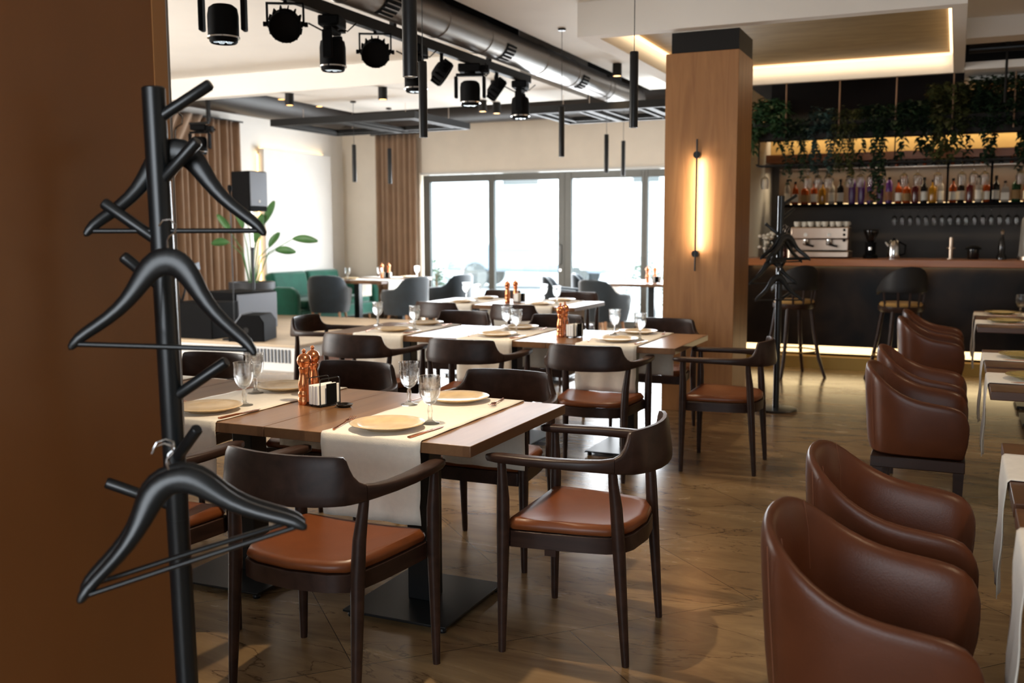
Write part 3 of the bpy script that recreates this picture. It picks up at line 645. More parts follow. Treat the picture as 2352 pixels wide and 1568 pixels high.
# ---------------------------------------------------------------- leather tub chairs
def tub_chair():
    t=thing('leather_armchair','','armchair')
    # half outline (x,y outer), rim height, thickness
    half=[(.250,.205,.535,.026),(.264,.195,.580,.036),(.272,.165,.622,.046),(.277,.10,.638,.050),(.279,.00,.646,.050),(.277,-.08,.668,.046),(.266,-.155,.708,.042),(.240,-.215,.752,.038),(.185,-.258,.784,.034),(.105,-.283,.798,.032),(0,-.291,.802,.032)]
    full=half+[(-a,b,c,d) for a,b,c,d in half[-2::-1]]
    rs=[]; n=len(full)
    for i,(x,y,h,th) in enumerate(full):
        a=Vector(full[max(i-1,0)][:2]); b=Vector(full[min(i+1,n-1)][:2]); tt=(b-a).normalized(); nx,ny=tt.y,-tt.x
        if nx*x+ny*(y+.0)<0 and abs(x)>.01: nx,ny=-nx,-ny
        if abs(x)<=.01: nx,ny=0,-1
        def P(off,z):
            k=(z-.37)/(h-.37) if h>.37 else 1; kk=.90+.10*max(0,min(1,k))**.8
            return ((x)*kk+nx*off,(y)*kk+ny*off,z)
        ring=[P(0,.368),P(.004,.46),P(.004,h-.10),P(.002,h-.03),P(-.004,h-.010),P(-th*.35,h),P(-th*.7,h-.004),P(-th,h-.018),P(-th*1.15,h-.07),P(-th*1.3,h-.16 if h-.16>.45 else .45),P(-th*1.2,.42),P(-th,.368)]
        rs.append(ring)
    s=obj('shell',MB().rings(rs),'leather',t,sub=1,ang=80)
    # stitched seam lines on the outside of the back
    for sx in(-1,1):
        obj('stitched_seam',MB().tube([(sx*.214,-.246,.765),(sx*.208,-.238,.62),(sx*.195,-.223,.40)],.0011,6),'seam',t)
        obj('stitched_seam',MB().tube([(sx*.176,-.222,.775),(sx*.172,-.208,.70),(sx*.166,-.200,.60)],.0008,6),'seam',t)
    o=[(-.215,.19),(.215,.19),(.225,.08),(.215,-.12),(.17,-.20),(0,-.225),(-.17,-.20),(-.215,-.12),(-.225,.08)]
    rsq=[[(x*k,y*k,z) for x,y in o] for k,z in ((.94,.37),(1,.39),(1,.445),(.95,.462),(.6,.47),(.1,.472))]
    obj('seat_cushion',MB().rings(rsq),'leather',t,sub=1,ang=70)
    obj('base_frame',box((-.245,-.235,.315),(.245,.185,.37)),'darkwood',t,bev=.004)
    for sx in(-1,1):
        for sy in(-1,1):
            x,y=sx*.218,-.022+sy*.18; obj('leg',MB().frustum((x-.024,y-.024),(x+.024,y+.024),0,.315,.62),'darkwood',t)
    return t
LC=Proto(tub_chair)
for y,lab in ((2.35,'brown leather tub armchair nearest the camera at the lower right'),(3.09,'brown leather tub armchair directly behind the nearest one'),(5.235,'brown leather tub armchair, nearer of the middle pair'),(6.02,'brown leather tub armchair, farther of the middle pair'),(8.12,'brown leather tub armchair, nearer of the farthest pair'),(8.90,'brown leather tub armchair farthest away, before the dark bar front')):
    LC.put((-.103,y,0),R(-90),lab,'brown leather tub armchairs')
# right hand tables
def right_table():
    t=thing('dining_table','','table'); w,d=.62,.40
    obj('table_top',box((-w,-d,.71),(w,d,.75)),'tabledark',t,bev=.003)
    obj('column',box((-.05,-.05,.03),(.05,.05,.71)),'blackmetal',t); obj('base_plate',box((-.28,-.25,.012),(.28,.25,.03)),'blackmetal',t); 
    for sx in(-1,1):
        for sy in(-1,1): obj('foot',MB().lathe([(.001,0),(.016,0),(.016,.012),(.001,.012)],10,c=(sx*.24,sy*.21,0)),'blackmetal',t)
    return t
RT=Proto(right_table); RR=Proto(runner(.36,1.24,.34))
def green_plate_proto(): return plate('plategreen')()
GP=Proto(green_plate_proto)
for k,(y,l) in enumerate(((2.35,'dark wooden table beside the nearest leather armchair'),(3.2,'dark wooden table beside the second leather armchair'),(5.16,'dark wooden table at the right, nearer one beside the middle pair of leather armchairs'),(6.04,'dark wooden table at the right, farther one beside the middle pair of leather armchairs'),(8.34,'dark wooden table at the far right, nearer one beside the farthest leather armchairs'),(9.15,'dark wooden table at the far right, farther one before the bar'))):
    RT.put((.785,y,0),0,l,'dark tables beside the leather armchairs')
    yy=y+(.02)
    RR.put((.785,yy,0),R(90),'cream runner across the '+l.replace('dark wooden ','').replace(' leather',''),'cream runners on the right hand tables')
    if k>=0: GP.put((.37,yy,.7545),0,'olive plate on the '+l.replace('dark wooden ','').replace(' leather',''),'olive glazed plates')
    KNP.put((.37,yy-.155,.755),R(90),'copper knife on the '+l.replace('dark wooden ','').replace(' leather',''),'knives on the right hand tables')
for x,y,l in ((.53,8.42,'water glass on the far right table, nearer of two'),(.50,9.02,'water glass on the far right table, farther of two')):
    o=put_goblet(x,y,l); 
tag(obj('napkin_stack',box((.60,8.3,.7545),(.68,8.40,.83)),'paper',bev=.003),'white napkin block on the far right table','napkins')
# ---------------------------------------------------------------- coat racks and hangers
def rack(loc,rz,lab,H,pegs):
    t=thing('coat_rack',lab,'coat rack',loc,rz)
    obj('base_disc',MB().lathe([(.001,0),(.17,0),(.172,.006),(.165,.014),(.03,.02),(.001,.02)],40),'rackblack',t)
    obj('pole',MB().lathe([(.001,.02),(.025,.02),(.025,.8),(.0255,.8),(.0255,.803),(.025,.803),(.025,H-.003),(.022,H),(.001,H)],28),'rackblack',t)
    for z,az,L,el in pegs:
        a=R(az); e=R(el); dx,dy=math.cos(a)*math.cos(e),math.sin(a)*math.cos(e); dzz=math.sin(e)
        p0=Vector((.012*math.cos(a),.012*math.sin(a),z)); p1=p0+Vector((dx,dy,dzz))*L
        obj('peg',MB().tube([p0,p1-Vector((dx,dy,dzz))*.004,p1],[.013,.013,.010],12),'rackblack',t)
    return t
def hanger():
    t=thing('coat_hanger','','hanger')
    # shoulders: swept flat bar, apex at z=-.075 below hook top
    half=[(.0,-.085,.026,.042),(.024,-.091,.027,.041),(.046,-.114,.027,.034),(.068,-.152,.026,.026),(.098,-.190,.025,.021),(.140,-.224,.024,.019),(.176,-.249,.022,.018),(.193,-.275,.012,.010)]
    full=[(-a,b,c,d) for a,b,c,d in half[:0:-1]]+half
    rs=[]
    for i,(x,z,th,hh) in enumerate(full):
        a=Vector((full[max(i-1,0)][0],full[max(i-1,0)][1])); b=Vector((full[min(i+1,len(full)-1)][0],full[min(i+1,len(full)-1)][1])); d_=(b-a).normalized(); nx,nz=-d_.y,d_.x
        bend=.035*(abs(x)/.194)**2
        rs.append([(x+nx*hh*math.sin(q)*.75,-bend+th*.5*math.cos(q),z+nz*hh*math.sin(q)*.75) for q in [2*PI*k/12 for k in range(12)]])
    obj('shoulder_bar',MB().rings(rs),'rackblack',t,sub=1,ang=60)
    obj('trouser_bar',MB().tube([(-.182,-.030,-.262),(0,-.026,-.262),(.182,-.030,-.262)],.0058,10),'rackblack',t)
    hk=[(0,0,-.062),(0,0,-.045)]+[(.018*math.sin(q)*1.0,0,-.018+ -.018*math.cos(q)) for q in [R(a) for a in (10,60,110,160,210,260)]]
    obj('hook',MB().tube(hk,.0019,8),'chrome',t); return t
HG=Proto(hanger)
rk=(-1.607,1.678,0)
rk1=rack(rk,0,'black metal coat rack nearest the camera beside the brown wall',1.765,
  [(1.70,20,.135,30),(1.565,5,.125,40),(1.435,216,.135,38),(1.335,240,.10,42),(1.085,14,.15,32),(.945,-20,.13,38),(.835,222,.15,26),(1.60,130,.10,35)])
ax=Vector((-.41,.913,0)); an=R(.9); rk1.rotation_euler=Matrix.Rotation(-an,4,ax).to_euler(); rk1.location=Vector(rk)+1.765*math.sin(an)*Vector((.913,.41,0))
HG.put((-1.585,1.715,1.716),R(32),'black hanger highest on the near coat rack','black hangers on the coat racks',rot=(0,0,R(32)))
HG.put((-1.485,1.575,1.478),R(24),'black hanger on the near coat rack, second from the top','black hangers on the coat racks',rot=(0,R(2),R(24)))
h_=HG.put((-1.36,1.40,1.052),R(48),'black hanger lowest on the near coat rack, tilted, front one of two','black hangers on the coat racks',rot=(R(-6),R(-16),R(34))); h_.scale=(1.12,1.12,.86)
h_=HG.put((-1.385,1.43,1.052),R(48),'black hanger lowest on the near coat rack, tilted, rear one of two','black hangers on the coat racks',rot=(R(2),R(-14),R(39))); h_.scale=(1.12,1.12,.86)
rack((-1.29,8.13,0),0,'black metal coat rack farther away, between the column and the bar',1.73,
  [(1.66,15,.13,35),(1.55,30,.13,40),(1.42,200,.14,40),(1.30,250,.12,35),(1.15,300,.12,35),(.9,20,.12,35),(1.50,100,.1,30)])
for x,y,z,a,l in ((-1.24,8.02,1.50,20,'black hanger bunched at the top of the far coat rack, first'),(-1.22,8.00,1.49,38,'black hanger bunched at the top of the far coat rack, second'),(-1.25,8.04,1.47,60,'black hanger bunched at the top of the far coat rack, third'),(-1.33,8.02,1.30,24,'black hanger hanging level lower on the far coat rack'),(-1.28,8.0,1.17,28,'grey lit hanger lowest on the far coat rack')):
    HG.put((x,y,z),R(a),l,'black hangers on the coat racks')
# ---------------------------------------------------------------- wall light on the column
t=thing('wall_light','slim black vertical wall light glowing on the oak column','wall light',(-1.867,7.665,1.14))
obj('light_rod',MB().tube([(0,0,0),(0,0,1.02)],.007,10),'blackmetal',t)
obj('led_back',box((-.002,.0075,.14),(.002,.009,.88)),'cove',t)
for z in (.135,.90):
    obj('mount_knob',MB().lathe([(.001,0),(.028,0),(.028,.05),(.012,.05),(.012,.107),(.001,.107)],20,mtx=T(0,-.006,z,rx=R(-90))),'blackmetal',t)
light('wall_light_glow','AREA',(-1.867,7.685,1.66),4.8,(1,.87,.70),rot=(R(90),0,0),size=.02,sizey=.78)
# ================================================================ BAR
BY=10.79
struct('floor_bar_step',box((-2.3,BY-.02,0),(4.4,BY+.12,.13)),'gold')
t=thing('bar_counter','long bar counter with dark polished marble front and wooden top','bar counter')
obj('marble_front',box((-2.11,BY+.03,.25),(4.4,BY+.10,1.085)),'marble',t)
obj('counter_top',box((-2.11,BY-.02,1.085),(4.4,BY+.62,1.16)),'barwood',t,bev=.006)
obj('body',box((-2.11,BY+.12,0),(4.4,BY+.5,1.085)),'plastic',t)
obj('light_recess',box((-2.11,BY+.06,.16),(4.4,BY+.09,.235)),'led',t)
light('bar_foot_glow','AREA',(.1,BY-.03,.19),4,(1,.78,.42),target=(.1,BY-1.2,0),size=4.2,sizey=.08)
light('bar_top_glow','AREA',(.1,BY+.005,1.075),2.5,(1,.75,.4),rot=(R(20),0,0),size=4.2,sizey=.02)
struct('wall_bar_upper',box((-2.12,12.45,2.35),(4.5,12.6,2.70)),'yellowwall')
struct('wall_bar_top',box((-2.12,12.42,2.70),(4.5,12.6,3.8)),'black')
struct('wall_bar_shelf_back',box((-2.0,12.41,1.76),(4.5,12.45,2.26)),'shelfback')
light('bar_wall_glow','AREA',(.2,12.25,2.68),13,(1,.86,.58),target=(.2,12.45,2.5),size=4.4,sizey=.06)
struct('trim_5',box((-2.12,12.15,2.26),(4.5,12.45,2.35)),'barwood')
# shelves
t=thing('bar_shelf','dark lower shelf behind the bar carrying the bottles','shelf')
obj('shelf_board',box((-1.95,12.02,1.735),(4.4,12.40,1.76)),'plastic',t); 
for x in (-.12,.32,1.4): obj('shelf_post',box((x-.012,12.06,1.76),(x+.012,12.09,2.262)),'plastic',t)
obj('shelf_light',box((-1.93,12.37,1.7605),(4.3,12.38,1.775)),'led',t)
t=thing('bar_shelf','thin upper glass shelf behind the bar, under the wooden band','shelf'); obj('shelf_board',box((-1.95,12.12,2.165),(4.4,12.40,2.175)),'steel',t)
# shelf lights (the row of lit bottles)
light('shelf_glow','AREA',(-.6,12.2,2.15),9,(1,.78,.5),target=(-.6,12.25,1.7),size=2.8,sizey=.04)
def bottle(h,r,neck,m,lab=None,capm='plastic',labm='label',sq=False,sh=.62):
    t=thing('bottle','','bottle'); seg=4 if sq else 20
    R0=r*1.25 if sq else r
    prof=[(.001,0),(R0*.96,0),(R0,.006),(R0,h*sh),(R0*.85,h*(sh+.07)),(neck,h*(sh+.16)),(neck,h*.93),(.001,h*.93)]
    mt=Matrix.Rotation(R(45),4,'Z') if sq else None
    obj('glass_body',MB().lathe(prof,seg,mtx=mt),m,t,ang=50)
    obj('cap',MB().lathe([(.001,h*.90),(neck*1.15,h*.90),(neck*1.15,h),(.001,h)],14),capm,t)
    if lab: obj('paper_label',MB().lathe([(R0*1.012,h*.12),(R0*1.012,h*.45)],seg,mtx=mt,cap=False),labm,t)
    return t
kinds={'clear':lambda:bottle(.30,.036,.013,'clearb',1),'orange':lambda:bottle(.27,.038,.013,'amber',1),'amber':lambda:bottle(.25,.044,.014,'amber',1,labm='labelT'),'honey':lambda:bottle(.26,.040,.013,'honey'),
 'purple':lambda:bottle(.31,.038,.016,'purple',sh=.80),'purpleL':lambda:bottle(.30,.036,.015,'purple',1,labm='seam',sh=.75),'dark':lambda:bottle(.29,.038,.014,'darkbottle',1),'red':lambda:bottle(.28,.036,.013,'redbottle'),
 'green':lambda:bottle(.29,.046,.014,'greenbottle',1,labm='labelT'),'whitesq':lambda:bottle(.23,.045,.013,'clearb',1,sq=True)}
BP={k:Proto(f) for k,f in kinds.items()}
names={'clear':'clear glass bottle','orange':'orange liquor bottle with pale label','amber':'squat amber liquor bottle','honey':'honey coloured liquor bottle','purple':'tall purple bottle','purpleL':'purple bottle with a faded label','dark':'dark bottle with white label','red':'deep red bottle','green':'green bottle with tan label','whitesq':'square clear bottle with white label'}
row=[(-1.86,'clear'),(-1.77,'orange'),(-1.66,'amber'),(-1.56,'orange'),(-1.46,'honey'),(-1.36,'clear'),(-1.26,'dark'),(-1.13,'purple'),(-1.03,'purple'),(-.93,'purpleL'),(-.83,'purple'),(-.73,'purpleL'),(-.63,'orange'),(-.54,'amber'),(-.45,'red'),(-.36,'dark'),(-.27,'honey'),(-.19,'clear'),(-.06,'orange'),(.02,'dark'),(.11,'red'),(.20,'clear'),(.28,'orange'),(.37,'dark'),(.46,'whitesq'),(.57,'green'),(.68,'orange'),(.80,'dark'),(.92,'clear')]
row=[(x*1.0,k) for x,k in row]
ordn=['first','second','third','fourth','fifth','sixth','seventh']; cnt={}
for x,k in row:
    c=cnt.get(k,0); cnt[k]=c+1
    BP[k].put((x,12.19+.04*((c*7)%3-1),1.76),c*.7,'%s on the lit bar shelf, %s such from left'%(names[k],ordn[c]),'bottles on the lit bar shelf')
sm=Proto(lambda:bottle(.085,.022,.009,'darkbottle')); sr=Proto(lambda:bottle(.085,.02,.009,'amber'))
for i in range(22):
    x=-1.25+i*.098; (sm if i%3 else sr).put((x,12.24,2.1755),0,('small dark bottle' if i%3 else 'small amber bottle')+' on the thin shelf under the wooden band, one of a row','small bottles on the thin upper shelf')
# hanging wine glasses upside down
def wineglass(h,r,name='wine_glass'):
    def b():
        o=obj(name,MB().lathe([(.001,0),(r*.85,-.001),(r*.85,-.003),(.006,-.010),(.004,-.02),(.004,-h*.42),(r*.5,-h*.47),(r*.95,-h*.56),(r,-h*.7),(r*.86,-h),(r*.82,-h),(r*.95,-h*.7),(r*.9,-h*.57),(.001,-h*.48)],20),'glass',None,ang=50); tag(o,'','glass'); return o
    return b
WG=Proto(wineglass(.245,.044))
t=thing('glass_rack','thin metal rack under the planter holding upside down wine glasses','glass rack')
for y in (10.9,10.98,11.06,11.14): obj('rack_rail',box((-2.0,y-.006,2.142),(1.2,y+.006,2.154)),'darkmetal',t)
for x in (-2.0,-.62,1.2): obj('rack_bar',box((x-.01,10.9,2.154),(x+.01,11.14,2.166)).box((x-.006,11.0,2.166),(x+.006,11.02,2.42)),'darkmetal',t)
for i,x in enumerate([-1.93,-1.48,-1.37,-1.27,-1.05,-.95,-.84,-.74,-.52,-.39,-.20,.02,.13,.23,.55]):
    WG.put((x,11.02,2.150),0,'upside down wine glass in the rack above the bar, %s from the left'%(['first','second','third','fourth','fifth','sixth','seventh','eighth','ninth','tenth','eleventh','twelfth','thirteenth','fourteenth','fifteenth'][i]),'upside down wine glasses over the bar')
WS=Proto(wineglass(.20,.03))
t=thing('glass_rack','dark rack under the bottle shelf holding small glasses','glass rack')
for y in (12.1,12.18,12.26): obj('rack_rail',box((-.75,y-.006,1.705),(1.2,y+.006,1.715)),'darkmetal',t)
for x in(-.75,.2,1.2): obj('rack_bar',box((x-.006,12.1,1.715),(x+.006,12.27,1.735)),'darkmetal',t)
for i in range(16):
    x=-.66+i*.083; WS.put((x,12.14,1.712),0,'small stemmed glass hanging under the bottle shelf, one of the row','small glasses under the bottle shelf')
# espresso machine
CT=1.16
t=thing('espresso_machine','polished steel espresso machine on the bar counter','coffee machine',(-1.34,11.15,CT))
obj('base_tray',box((-.31,-.22,.01),(.31,.2,.075)),'steel',t,bev=.01)
obj('body',box((-.29,-.04,.075),(.29,.2,.33)),'steel',t,bev=.012)
obj('top_panel',box((-.30,-.16,.20),(.30,.0,.335)),'steel',t,bev=.015)
obj('drip_grate',box((-.27,-.21,.075),(.27,-.05,.082)),'darkmetal',t)
for x in(-.14,.10):
    g=obj('brew_group',MB().lathe([(.001,.2),(.035,.2),(.035,.15),(.03,.14),(.001,.14)],18,c=(x,-.12,0)),'chrome',t)
    obj('portafilter_handle',MB().tube([(x,-.13,.145),(x+.09,-.24,.13)],.011,10),'plastic',g)
    obj('gauge',MB().lathe([(.001,0),(.02,0),(.02,.012),(.001,.012)],16,mtx=T(x,-.165,.25,rx=R(90))),'white',t)
for z in(.30,.25,.19): obj('knob',MB().lathe([(.001,0),(.014,0),(.014,.02),(.001,.02)],14,mtx=T(.255,-.16,z,rx=R(90))),'plastic',t)
def cup():
    t=thing('coffee_cup','','cup'); obj('cup_body',MB().lathe([(.001,0),(.022,0),(.033,.02),(.036,.055),(.033,.055),(.028,.015),(.001,.008)],18),'label',t); obj('cup_handle',MB().tube([(.034,0,.045),(.05,0,.042),(.05,0,.022),(.032,0,.018)],.004,6),'label',t); return t
CP=Proto(cup)
for i in range(8): CP.put((-1.60+i*.073,11.2+.03*(i%2),CT+.336),i,'cream coffee cup on top of the espresso machine, %s from the left'%['first','second','third','fourth','fifth','sixth','seventh','eighth'][i],'cups on the espresso machine')
t=thing('coffee_grinder','black coffee grinder with a clear hopper on the bar','coffee grinder',(-.83,11.15,CT))
obj('body',MB().lathe([(.001,0),(.075,0),(.075,.03),(.055,.05),(.055,.15),(.06,.17),(.001,.17)],20),'plastic',t); obj('hopper',MB().lathe([(.03,.17),(.075,.27),(.075,.29),(.001,.29)],20),'darkbottle',t); obj('hopper_lid',MB().lathe([(.001,.29),(.08,.29),(.08,.305),(.001,.31)],20),'plastic',t)
obj('spout',MB().lathe([(.001,0),(.02,0),(.02,.03),(.001,.03)],12,c=(0,-.07,.09)),'chrome',t)
t=thing('kettle','shiny steel kettle with black handle on the bar','kettle',(-.60,11.15,CT))
obj('body',MB().lathe([(.001,0),(.062,0),(.066,.02),(.060,.12),(.045,.18),(.03,.195),(.001,.197)],24),'chrome',t); obj('handle',MB().tube([(.05,0,.03),(.11,0,.05),(.115,0,.14),(.05,0,.175)],.011,10),'plastic',t); obj('lid_knob',MB().lathe([(.001,.195),(.013,.197),(.013,.215),(.001,.217)],12),'plastic',t); obj('spout',MB().tube([(-.05,0,.13),(-.085,0,.17)],[.018,.01],10),'chrome',t)
t=thing('beer_tap','slim steel tap column standing on the bar','tap',(-.05,11.15,CT))
obj('tap_column',MB().lathe([(.001,0),(.05,0),(.05,.006),(.022,.008),(.022,.10),(.03,.105),(.03,.12),(.022,.125),(.022,.22),(.001,.222)],20),'steel',t); obj('cross_handle',MB().tube([(-.04,0,.112),(.04,0,.112)],.007,8),'steel',t)
t=thing('storage_jar','dark jar with a domed black lid on the bar','jar',(.16,11.15,CT)); obj('jar_body',MB().lathe([(.001,0),(.05,0),(.055,.01),(.055,.10),(.001,.10)],20),'darkbottle',t); obj('jar_lid',MB().lathe([(.08,.10),(.075,.115),(.04,.135),(.001,.14)],20),'plastic',t)
t=thing('cocktail_shaker','steel bottle pourer set near the right end of the bar','bar tool',(.42,11.15,CT)); obj('shaker_body',MB().lathe([(.001,0),(.045,0),(.045,.03),(.03,.06),(.035,.12),(.02,.2),(.012,.25),(.001,.25)],18),'darkbottle',t); obj('shaker_top',MB().lathe([(.001,.25),(.012,.25),(.018,.28),(.001,.30)],14),'steel',t)
t=thing('drink_dispenser','tall pale cylinder at the right edge of the view on the bar','dispenser',(.66,11.1,CT)); obj('cylinder',MB().lathe([(.001,0),(.09,0),(.095,.02),(.085,.25),(.075,.40),(.04,.46),(.001,.47)],28),'clearb',t); obj('base_ring',MB().lathe([(.09,0),(.10,0),(.10,.03),(.09,.03)],28),'steel',t)
# flowers in a glass at left end
t=thing('flower_vase','glass vase with white flowers at the left end of the bar','vase',(-1.90,11.05,CT)); obj('vase_body',MB().lathe([(.001,0),(.045,0),(.05,.08),(.04,.13),(.036,.13),(.045,.08),(.04,.01),(.001,.01)],20),'glass',t)
fl=MB(); random.seed(5)
for k in range(26):
    a=random.uniform(0,6.28); r=random.uniform(.0,.11); z=.20+random.uniform(-.06,.10)-r*.4; fl.lathe([(.001,-.018),(.02,-.008),(.024,.004),(.012,.016),(.001,.018)],8,c=(r*math.cos(a),r*math.sin(a),z))
obj('white_flowers',fl,'label',t)
sl=MB()
for k in range(8): a=k*.8; sl.tube([(.01*math.cos(a),.01*math.sin(a),.02),(.05*math.cos(a),.05*math.sin(a),.19)],.002,5)
obj('stems',sl,'leafB',t)
tag(obj('storage_tin',MB().lathe([(.001,0),(.05,0),(.05,.10),(.001,.10)],20,c=(-1.74,11.1,CT)),'redbottle'),'reddish tin beside the flower vase on the bar','tin')
t=thing('steel_pot','steel canister standing before the espresso machine left side','canister',(-1.62,10.90,CT)); obj('pot_body',MB().lathe([(.001,0),(.04,0),(.042,.09),(.001,.09)],18),'steel',t); obj('pot_lid',MB().lathe([(.043,.09),(.043,.1),(.001,.105)],18),'steel',t)
# bar stools
def stool():
    t=thing('bar_stool','','bar stool')
    obj('seat_ring',MB().lathe([(.001,.68),(.19,.68),(.205,.70),(.205,.735),(.001,.735)],32),'darkwood',t)
    obj('seat_cushion',MB().lathe([(.001,.735),(.19,.735),(.198,.75),(.185,.772),(.001,.778)],32),'stoolseat',t)
    for sx in(-1,1):
        for sy in(-1,1): obj('leg',MB().tube([(sx*.125,sy*.125,.69),(sx*.15,sy*.15,.45),(sx*.185,sy*.185,.2),(sx*.235,sy*.235,0)],[.021,.02,.018,.015],10),'darkwood',t)
    obj('footrest_ring',MB().tube([(.235*math.cos(a),.235*math.sin(a),.26) for a in [2*PI*k/28 for k in range(29)]],.008,8),'gold',t)
    st=[]
    for k in range(17):
        a=R(180+ -12+ (204)*k/16); top=.86+.26*math.sin(PI*k/16)**.8; st.append((.215*math.cos(a),.215*math.sin(a),.03,.90-.06 if k in(0,16) else .87,max(top,.90),0))
    b=MB(); b.rings(sweep_section(st)); obj('backrest',b,'stoolback',t,ang=60)
    for a in (200,240,300,340,270): obj('back_post',MB().tube([(.19*math.cos(R(a)),.19*math.sin(R(a)),.72),(.212*math.cos(R(a)),.212*math.sin(R(a)),.90)],.011,8),'darkwood',t)
    return t
ST=Proto(stool)
ST.put((-1.46,10.15,0),R(35),'dark bar stool with tan cushion behind the far coat rack','bar stools')
ST.put((-.46,10.12,0),R(25),'dark bar stool with tan cushion behind the leather armchairs','bar stools')
# hanging planter with foliage
t=thing('hanging_planter','long dark planter box hanging over the bar','planter'); PY0,PY1=10.93,11.17
pb=MB(); pb.box((-2.05,PY0,2.42),(4.3,PY1,2.45)); pb.box((-2.05,PY0,2.45),(4.3,PY0+.02,2.60)); pb.box((-2.05,PY1-.02,2.45),(4.3,PY1,2.60)); pb.box((-2.05,PY0+.02,2.45),(-2.03,PY1-.02,2.60))
obj('trough',pb,'black',t)
for x in(-1.71,-1.17,-.62,-.09,.458,1.2): obj('hanging_rod',MB().tube([(x,10.915,2.45),(x,10.915,3.0 if x<0 else 2.98)],.008,8),'rope',t)
obj('planting_soil',box((-2.03,PY0+.02,2.47),(4.29,PY1-.02,2.57)),'soil',t)
def leafq(mb,p,dirv,l,wd,up=Vector((0,0,1)),droop=.3):
    d=dirv.normalized(); s=d.cross(up); s=s.normalized() if s.length>1e-3 else Vector((1,0,0)); n=s.cross(d)
    a=p; m1=p+d*l*.4+n*l*.06; e=p+d*l+Vector((0,0,-droop*l)); w2=wd/2
    mb.add([a,m1+s*w2,p+d*l*.75+s*w2*.6-Vector((0,0,droop*l*.4)),e,p+d*l*.75-s*w2*.6-Vector((0,0,droop*l*.4)),m1-s*w2],[(0,1,2,5),(2,3,4),(5,2,4)])
def vine_plant(x0,x1,lab,mt,seed,vines,drop,ll,lw,bush=260,up=.2):
    random.seed(seed); t=thing('trailing_plant',lab,'plant',((x0+x1)/2,11.05,2.57)); f=MB(); st=MB(); W=(x1-x0)/2
    for k in range(bush):
        p=Vector((random.uniform(-W,W),random.gauss(0,.13),random.uniform(-.10,up))); a=random.uniform(0,2*PI)
        if abs(p.y)<.125 and p.z<-.01: p.y=math.copysign(.135,p.y or 1)
        leafq(f,p,Vector((math.cos(a),math.sin(a),random.uniform(-.5,.5))),ll*random.uniform(.7,1.3),lw*random.uniform(.7,1.2))
    for k in range(max(3,int(vines*.6))):
        x=random.uniform(-W,W); s=random.choice((-1,1,-1)); y=s*.15; L=drop*random.uniform(.7,1.2)*(1.15 if s<0 else 1); pts=[(x,s*.05,.03),(x,y,.04)]; n=int(L/.035)+1
        for i in range(n):
            z=.02-L*(i+1)/n; px=x+.02*math.sin(i*.9+k); pts.append((px,y+.01*math.cos(i+k),z))
            for q in range(3):
                a=random.uniform(0,2*PI); leafq(f,Vector((px,y,z)),Vector((math.cos(a),math.sin(a),-.3)),ll*random.uniform(.6,1.1),lw*random.uniform(.7,1.1),droop=.5)
        st.tube(pts,.0025,4)
    obj('foliage',f,mt,t,flat=True); obj('vine_stems',st,mt,t)
vine_plant(-2.05,-1.72,'leafy fern like plant at the left end of the hanging planter beside the column','leafA',1,5,.22,.10,.045,780,.28)
vine_plant(-1.72,-1.48,'dense trailing plant with one thick hanging strand near the left rod','leafB',2,14,.48,.05,.035,520,.06)
vine_plant(-1.48,-1.22,'grey green trailing plant with round leaves','leafD',3,9,.50,.055,.05,416,.16)
vine_plant(-1.22,-.95,'olive trailing plant with stems reaching to the ceiling','leafC',4,14,.5,.06,.03,520,.14)
vine_plant(-.95,-.62,'dark bushy trailing plant, its longest strand hanging by the third rod','leafB',5,10,.62,.06,.045,858,.16)
vine_plant(-.62,-.30,'dark green leafy plant in the middle of the hanging planter','leafB',6,7,.28,.08,.055,858,.18)
vine_plant(-.30,.06,'yellowish green heart leaved plant, trailing, beside the ceiling recess corner','leafC',7,9,.42,.075,.065,858,.34)
vine_plant(.06,.40,'dark leafy plant with small strands near the right end','leafB',8,7,.40,.07,.05,988,.38)
vine_plant(.40,.85,'dark trailing plant at the right edge of the view','leafB',9,9,.45,.07,.05,1092,.40)
# air conditioner and dark pipework above
t=thing('air_conditioner','white ceiling air conditioner with a grille at the top right','air conditioner',(.55,11.45,2.93)); obj('housing',box((-.5,-.4,0),(.6,.3,.049)),'white',t,bev=.01)
g=MB(); 
for k in range(22): g.box((-.36+k*.04,-.36,-.006),(-.345+k*.04,.2,0))
for k in range(6): g.box((-.36,-.34+k*.1,-.004),(.5,-.33+k*.1,0))
obj('grille',g,'darkmetal',t)
t=thing('ceiling_pipes','dark metal pipes crossing under the ceiling right of the recess','pipes'); obj('pipe',MB().tube([(.03,10.2,3.10),(4.4,10.2,3.10)],.035,14),'blackmetal',t); obj('pipe',MB().tube([(.35,10.3,3.22),(.35,10.3,2.62)],.012,10),'darkmetal',t); obj('pipe_bracket',box((.33,10.17,3.12),(.37,10.33,3.26)),'darkmetal',t)
